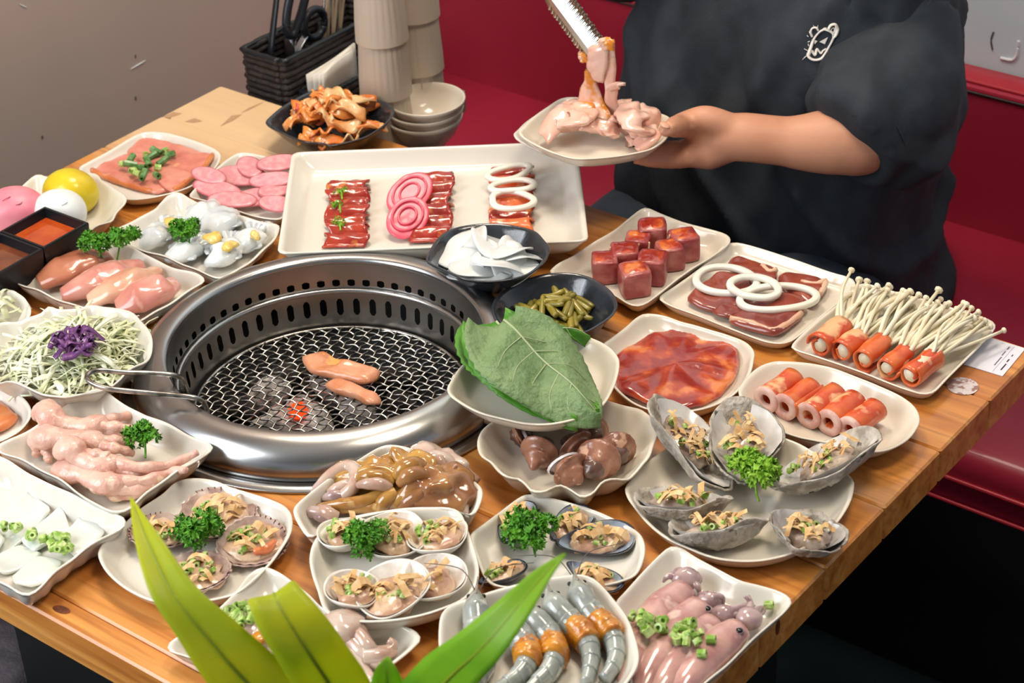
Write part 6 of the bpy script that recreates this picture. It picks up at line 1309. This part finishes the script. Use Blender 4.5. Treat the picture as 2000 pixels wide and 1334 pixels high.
tr_geo = [tube([(.0, .93, .556), (-.04, .75, .556), (-.075, .52, .545)], [.102, .098, .085], 20, 16), tube([(.17, .93, .556), (.19, .72, .548), (.20, .50, .54)], [.102, .094, .082], 20, 16), tube([(-.075, .52, .545), (-.085, .50, .30), (-.09, .52, .08)], [.085, .066, .056], 18, 14), tube([(.20, .50, .53), (.21, .48, .3), (.21, .50, .08)], [.082, .066, .056], 18, 14), mball((.07, .95, .54), (.165, .15, .085))]
tm_ = remesh(tr_geo, .008, 6, 'trousers'); part('trousers', cloth(tm_, .006), 'trouser_navy', person)
for x in (-.09, .21): part('shoe', remesh([mball((x, .46, .045), (.045, .12, .045))], .008, 3), 'black_plastic', person)
# chest emblem, drawn in thin raised white print on the cloth
bvh = BVHTree.FromPolygons([v.co for v in sm_.vertices], [tuple(p.vertices) for p in sm_.polygons])
def on_shirt(px, py):
    d = RX @ np.array([px - 1000.0, 667.0 - py, -FPX]); d /= np.linalg.norm(d); h = bvh.ray_cast(Vector(CAM), Vector(d))
    return np.array(h[0] if h[0] is not None else CAM + d * 2.6) - d * .0006
ce = crop(1450, 0, .29989)
def stroke(L, w, closed=False):
    P_ = [on_shirt(*p) for p in ce(L)]
    if closed: P_.append(P_[0])
    part('emblem_stroke', tube(P_, w, 6, 6 * len(P_), flat=.5), 'emblem_white', shirt)
stroke([(535, 190), (500, 210), (465, 255), (445, 310), (430, 360), (450, 385), (485, 390), (520, 375), (555, 320), (585, 265), (595, 230), (575, 205)], .0026, True)
stroke([(560, 190), (575, 165), (605, 160), (615, 190), (605, 230), (590, 250)], .0030); stroke([(575, 200), (590, 180), (600, 195), (590, 220)], .0010)
stroke([(495, 200), (480, 180), (455, 185), (445, 210), (455, 240)], .0022); stroke([(515, 205), (530, 185), (550, 185)], .0012)
stroke([(440, 348), (455, 330), (465, 352), (475, 358), (485, 318), (500, 335), (512, 348), (525, 330), (545, 318)], .0018)
for L in ([(505, 270), (560, 240), (540, 285)], [(472, 260), (490, 268), (475, 285)]):
    P_ = [on_shirt(*p) for p in ce(L)]; V_ = P_ + [p - np.array([0, .0015, 0]) for p in P_]; n_ = len(P_)
    part('emblem_patch', (V_, [tuple(range(n_)), tuple(range(n_, 2 * n_))] + [(k, (k + 1) % n_, n_ + (k + 1) % n_, n_ + k) for k in range(n_)]), 'emblem_white', shirt, smooth=False)
for L in ([(430, 240), (420, 230)], [(440, 268), (425, 275)], [(432, 300), (428, 285)], [(425, 330), (402, 318)], [(415, 365), (392, 388)], [(470, 180), (462, 165)], [(490, 182), (492, 165)]): stroke([L[0], ((L[0][0] + L[1][0]) / 2, (L[0][1] + L[1][1]) / 2), L[1]], .0007)
# ------------------------------------------------------------------ plate in the hand, chicken, tongs
mat('chicken_raw', (236, 194, 176), .26, (226, 174, 154), 40, col3=(242, 212, 194), sss=.35, coat=.7, bump=.12, bscale=90)
mat('chicken_glazed', (236, 188, 164), .24, (226, 140, 48), 36, coat=.7, sss=.2, lo=.46, hi=.54)
HZ = .110
hp = [(210, 850), (235, 826), (300, 762), (400, 692), (480, 642), (560, 630), (650, 640), (780, 655), (920, 680), (1040, 712), (1130, 735), (1195, 765), (1200, 820), (1180, 895), (1100, 960), (1000, 992), (830, 1020), (600, 1034), (450, 1000), (320, 945), (230, 890)]
dish('held_plate', [at(p[0], p[1], HZ) for p in cN(hp)], .020, 'cream plate of raw chicken held out by the person', zb=HZ - .020, flat=.74, material='cream_lamplit')
hp2 = np.array([at(p[0], p[1], HZ - .014) for p in cN(hp)]); c2 = hp2.mean(0)
dish('spare_plate', [c2 + (p - c2) * np.array([.86, .86, 1]) + np.array([-.020, -.006, 0]) for p in hp2], .016, 'second cream plate stacked under the held plate', zb=HZ - .038, flat=.66)
def cstrip(P_, r, label, m='chicken_raw', flat=.42):
    V_, F_ = tube([xp(a, b, HZ - .016 + z) for a, b, z in P_], [r * .8, r * 1.3, r * 1.35, r * .95], 18, 30, flat=flat); V_ = [np.array(v) + np.array([1, 1, 1]) * .0045 * noise.noise(Vector(v) * 85) for v in V_]
    solo('chicken_strip', (V_, F_), m, 'raw chicken strip on the held plate, ' + label, 'chicken', 'raw chicken strips')
cstrip([(440, 530, .030), (370, 600, .034), (290, 700, .024), (240, 785, .012)], .0125, 'hanging at the far left'); cstrip([(540, 580, .034), (470, 640, .036), (430, 700, .018)], .014, 'left of the middle'); cstrip([(500, 620, .030), (590, 680, .024), (680, 720, .014)], .013, 'low in the middle')
cstrip([(700, 600, .036), (700, 680, .024), (760, 740, .012)], .014, 'behind the right strand'); cstrip([(790, 520, .034), (860, 600, .040), (900, 690, .034), (940, 760, .014), (840, 800, .008)], .013, 'folded, with a wet highlight'); cstrip([(880, 560, .030), (950, 580, .032), (1000, 650, .024), (1010, 720, .012)], .012, 'beside the thumb')
cstrip([(1000, 690, .024), (970, 780, .014), (890, 845, .008)], .011, 'nearest the right rim'); cstrip([(430, 540, .034), (520, 540, .04), (600, 560, .034)], .010, 'orange, at the back rim', 'chicken_glazed')
def hang(st, label, m, th=.006, dy=0.0):
    Ls = spline([aty(*cX([(s[0], s[1])])[0], s[4] + dy) for s in st], 26); Rs = spline([aty(*cX([(s[2], s[3])])[0], s[4] + dy) for s in st], 26); sd = rnd.random() * 9
    def fn(u, v):
        i = u * 25; a = int(min(24, i)); f = i - a; l = Ls[a] * (1 - f) + Ls[a + 1] * f; r = Rs[a] * (1 - f) + Rs[a + 1] * f
        return l + (r - l) * v + np.array([-.5, -.6, .3]) * (.007 * math.sin(math.pi * v) + .003 * noise.noise(Vector((u * 5, v * 4, sd))))
    solo('chicken_strip', sheet(fn, 26, 9, th), m, 'raw chicken strip held in the tongs, ' + label, 'chicken', 'chicken in the tongs')
hang([(570, 160, 640, 110, .468), (560, 210, 700, 130, .466), (565, 270, 690, 240, .466), (600, 330, 670, 330, .466), (640, 362, 655, 362, .467)], 'front flap', 'chicken_raw', .007)
hang([(640, 100, 740, 80, .470), (670, 180, 752, 150, .472), (670, 280, 748, 280, .472), (690, 350, 748, 370, .472), (700, 430, 770, 430, .472), (690, 520, 760, 500, .474), (720, 620, 800, 600, .478), (800, 720, 900, 700, .48), (860, 760, 930, 730, .48)], 'right strand reaching the plate', 'chicken_raw', .006)
hang([(565, 290, 585, 285, .470), (550, 350, 600, 340, .470), (520, 430, 630, 430, .470), (480, 540, 680, 540, .468), (470, 590, 720, 610, .462), (520, 620, 700, 650, .458)], 'left strand spreading onto the plate', 'chicken_glazed', .006)
hang([(705, 440, 725, 395, .468), (740, 425, 770, 380, .467), (790, 410, 826, 388, .466)], 'small curled flap', 'chicken_raw', .004)
hang([(650, 110, 690, 60, .468), (670, 120, 735, 70, .467), (680, 150, 735, 140, .467)], 'orange tip above the tongs', 'chicken_glazed', .006)
hang([(512, 150, 545, 170, .468), (508, 195, 556, 200, .467), (530, 230, 560, 235, .467)], 'small orange tag left of the tongs', 'chicken_glazed', .005)
tg = thing('serving_tongs', 'stainless steel tongs with toothed edges gripping raw chicken', 'tongs', tip)
wv = aty(1181, 60, .470) - aty(1125, 98, .470); wv -= tdir * (wv @ tdir); wv /= np.linalg.norm(wv); nv_ = np.cross(tdir, wv); 
if nv_ @ (CAM - tip) < 0: nv_ = -nv_
def arm(off, gap):
    rings = []; N_ = 120
    for i in range(N_):
        t = i / (N_ - 1); s = t * .235; w = .0165 if s < .085 else .0165 - .008 * min(1, (s - .085) / .03); tooth = .0022 * (1 if (int(s / .0026) % 2 == 0) else 0) if s < .085 else 0
        if s < .004: w *= .6 + .4 * s / .004
        c_ = tip + tdir * (s - .006) + nv_ * (off + gap * t); P_ = []
        for (a, b) in ((-1, 0), (-.5, .0035), (0, .0055), (.5, .0035), (1, 0), (.98, -.0012), (.5, .0022), (0, .0042), (-.5, .0022), (-.98, -.0012)):
            P_.append(c_ + wv * (a * (w + (tooth if abs(a) > .9 else 0))) + nv_ * b * (1 if off > 0 else -1))
        rings.append(P_)
    return loft(rings)
part('arm', arm(.0035, .006), 'steel', tg, smooth=False); part('arm', arm(-.0035, -.006), 'steel', tg, smooth=False)
e_ = tip + tdir * .229; part('pivot', tube([e_ + nv_ * .014, e_ + tdir * .01, e_ - nv_ * .014], [.006, .008, .006], 10, 12), 'steel', tg)
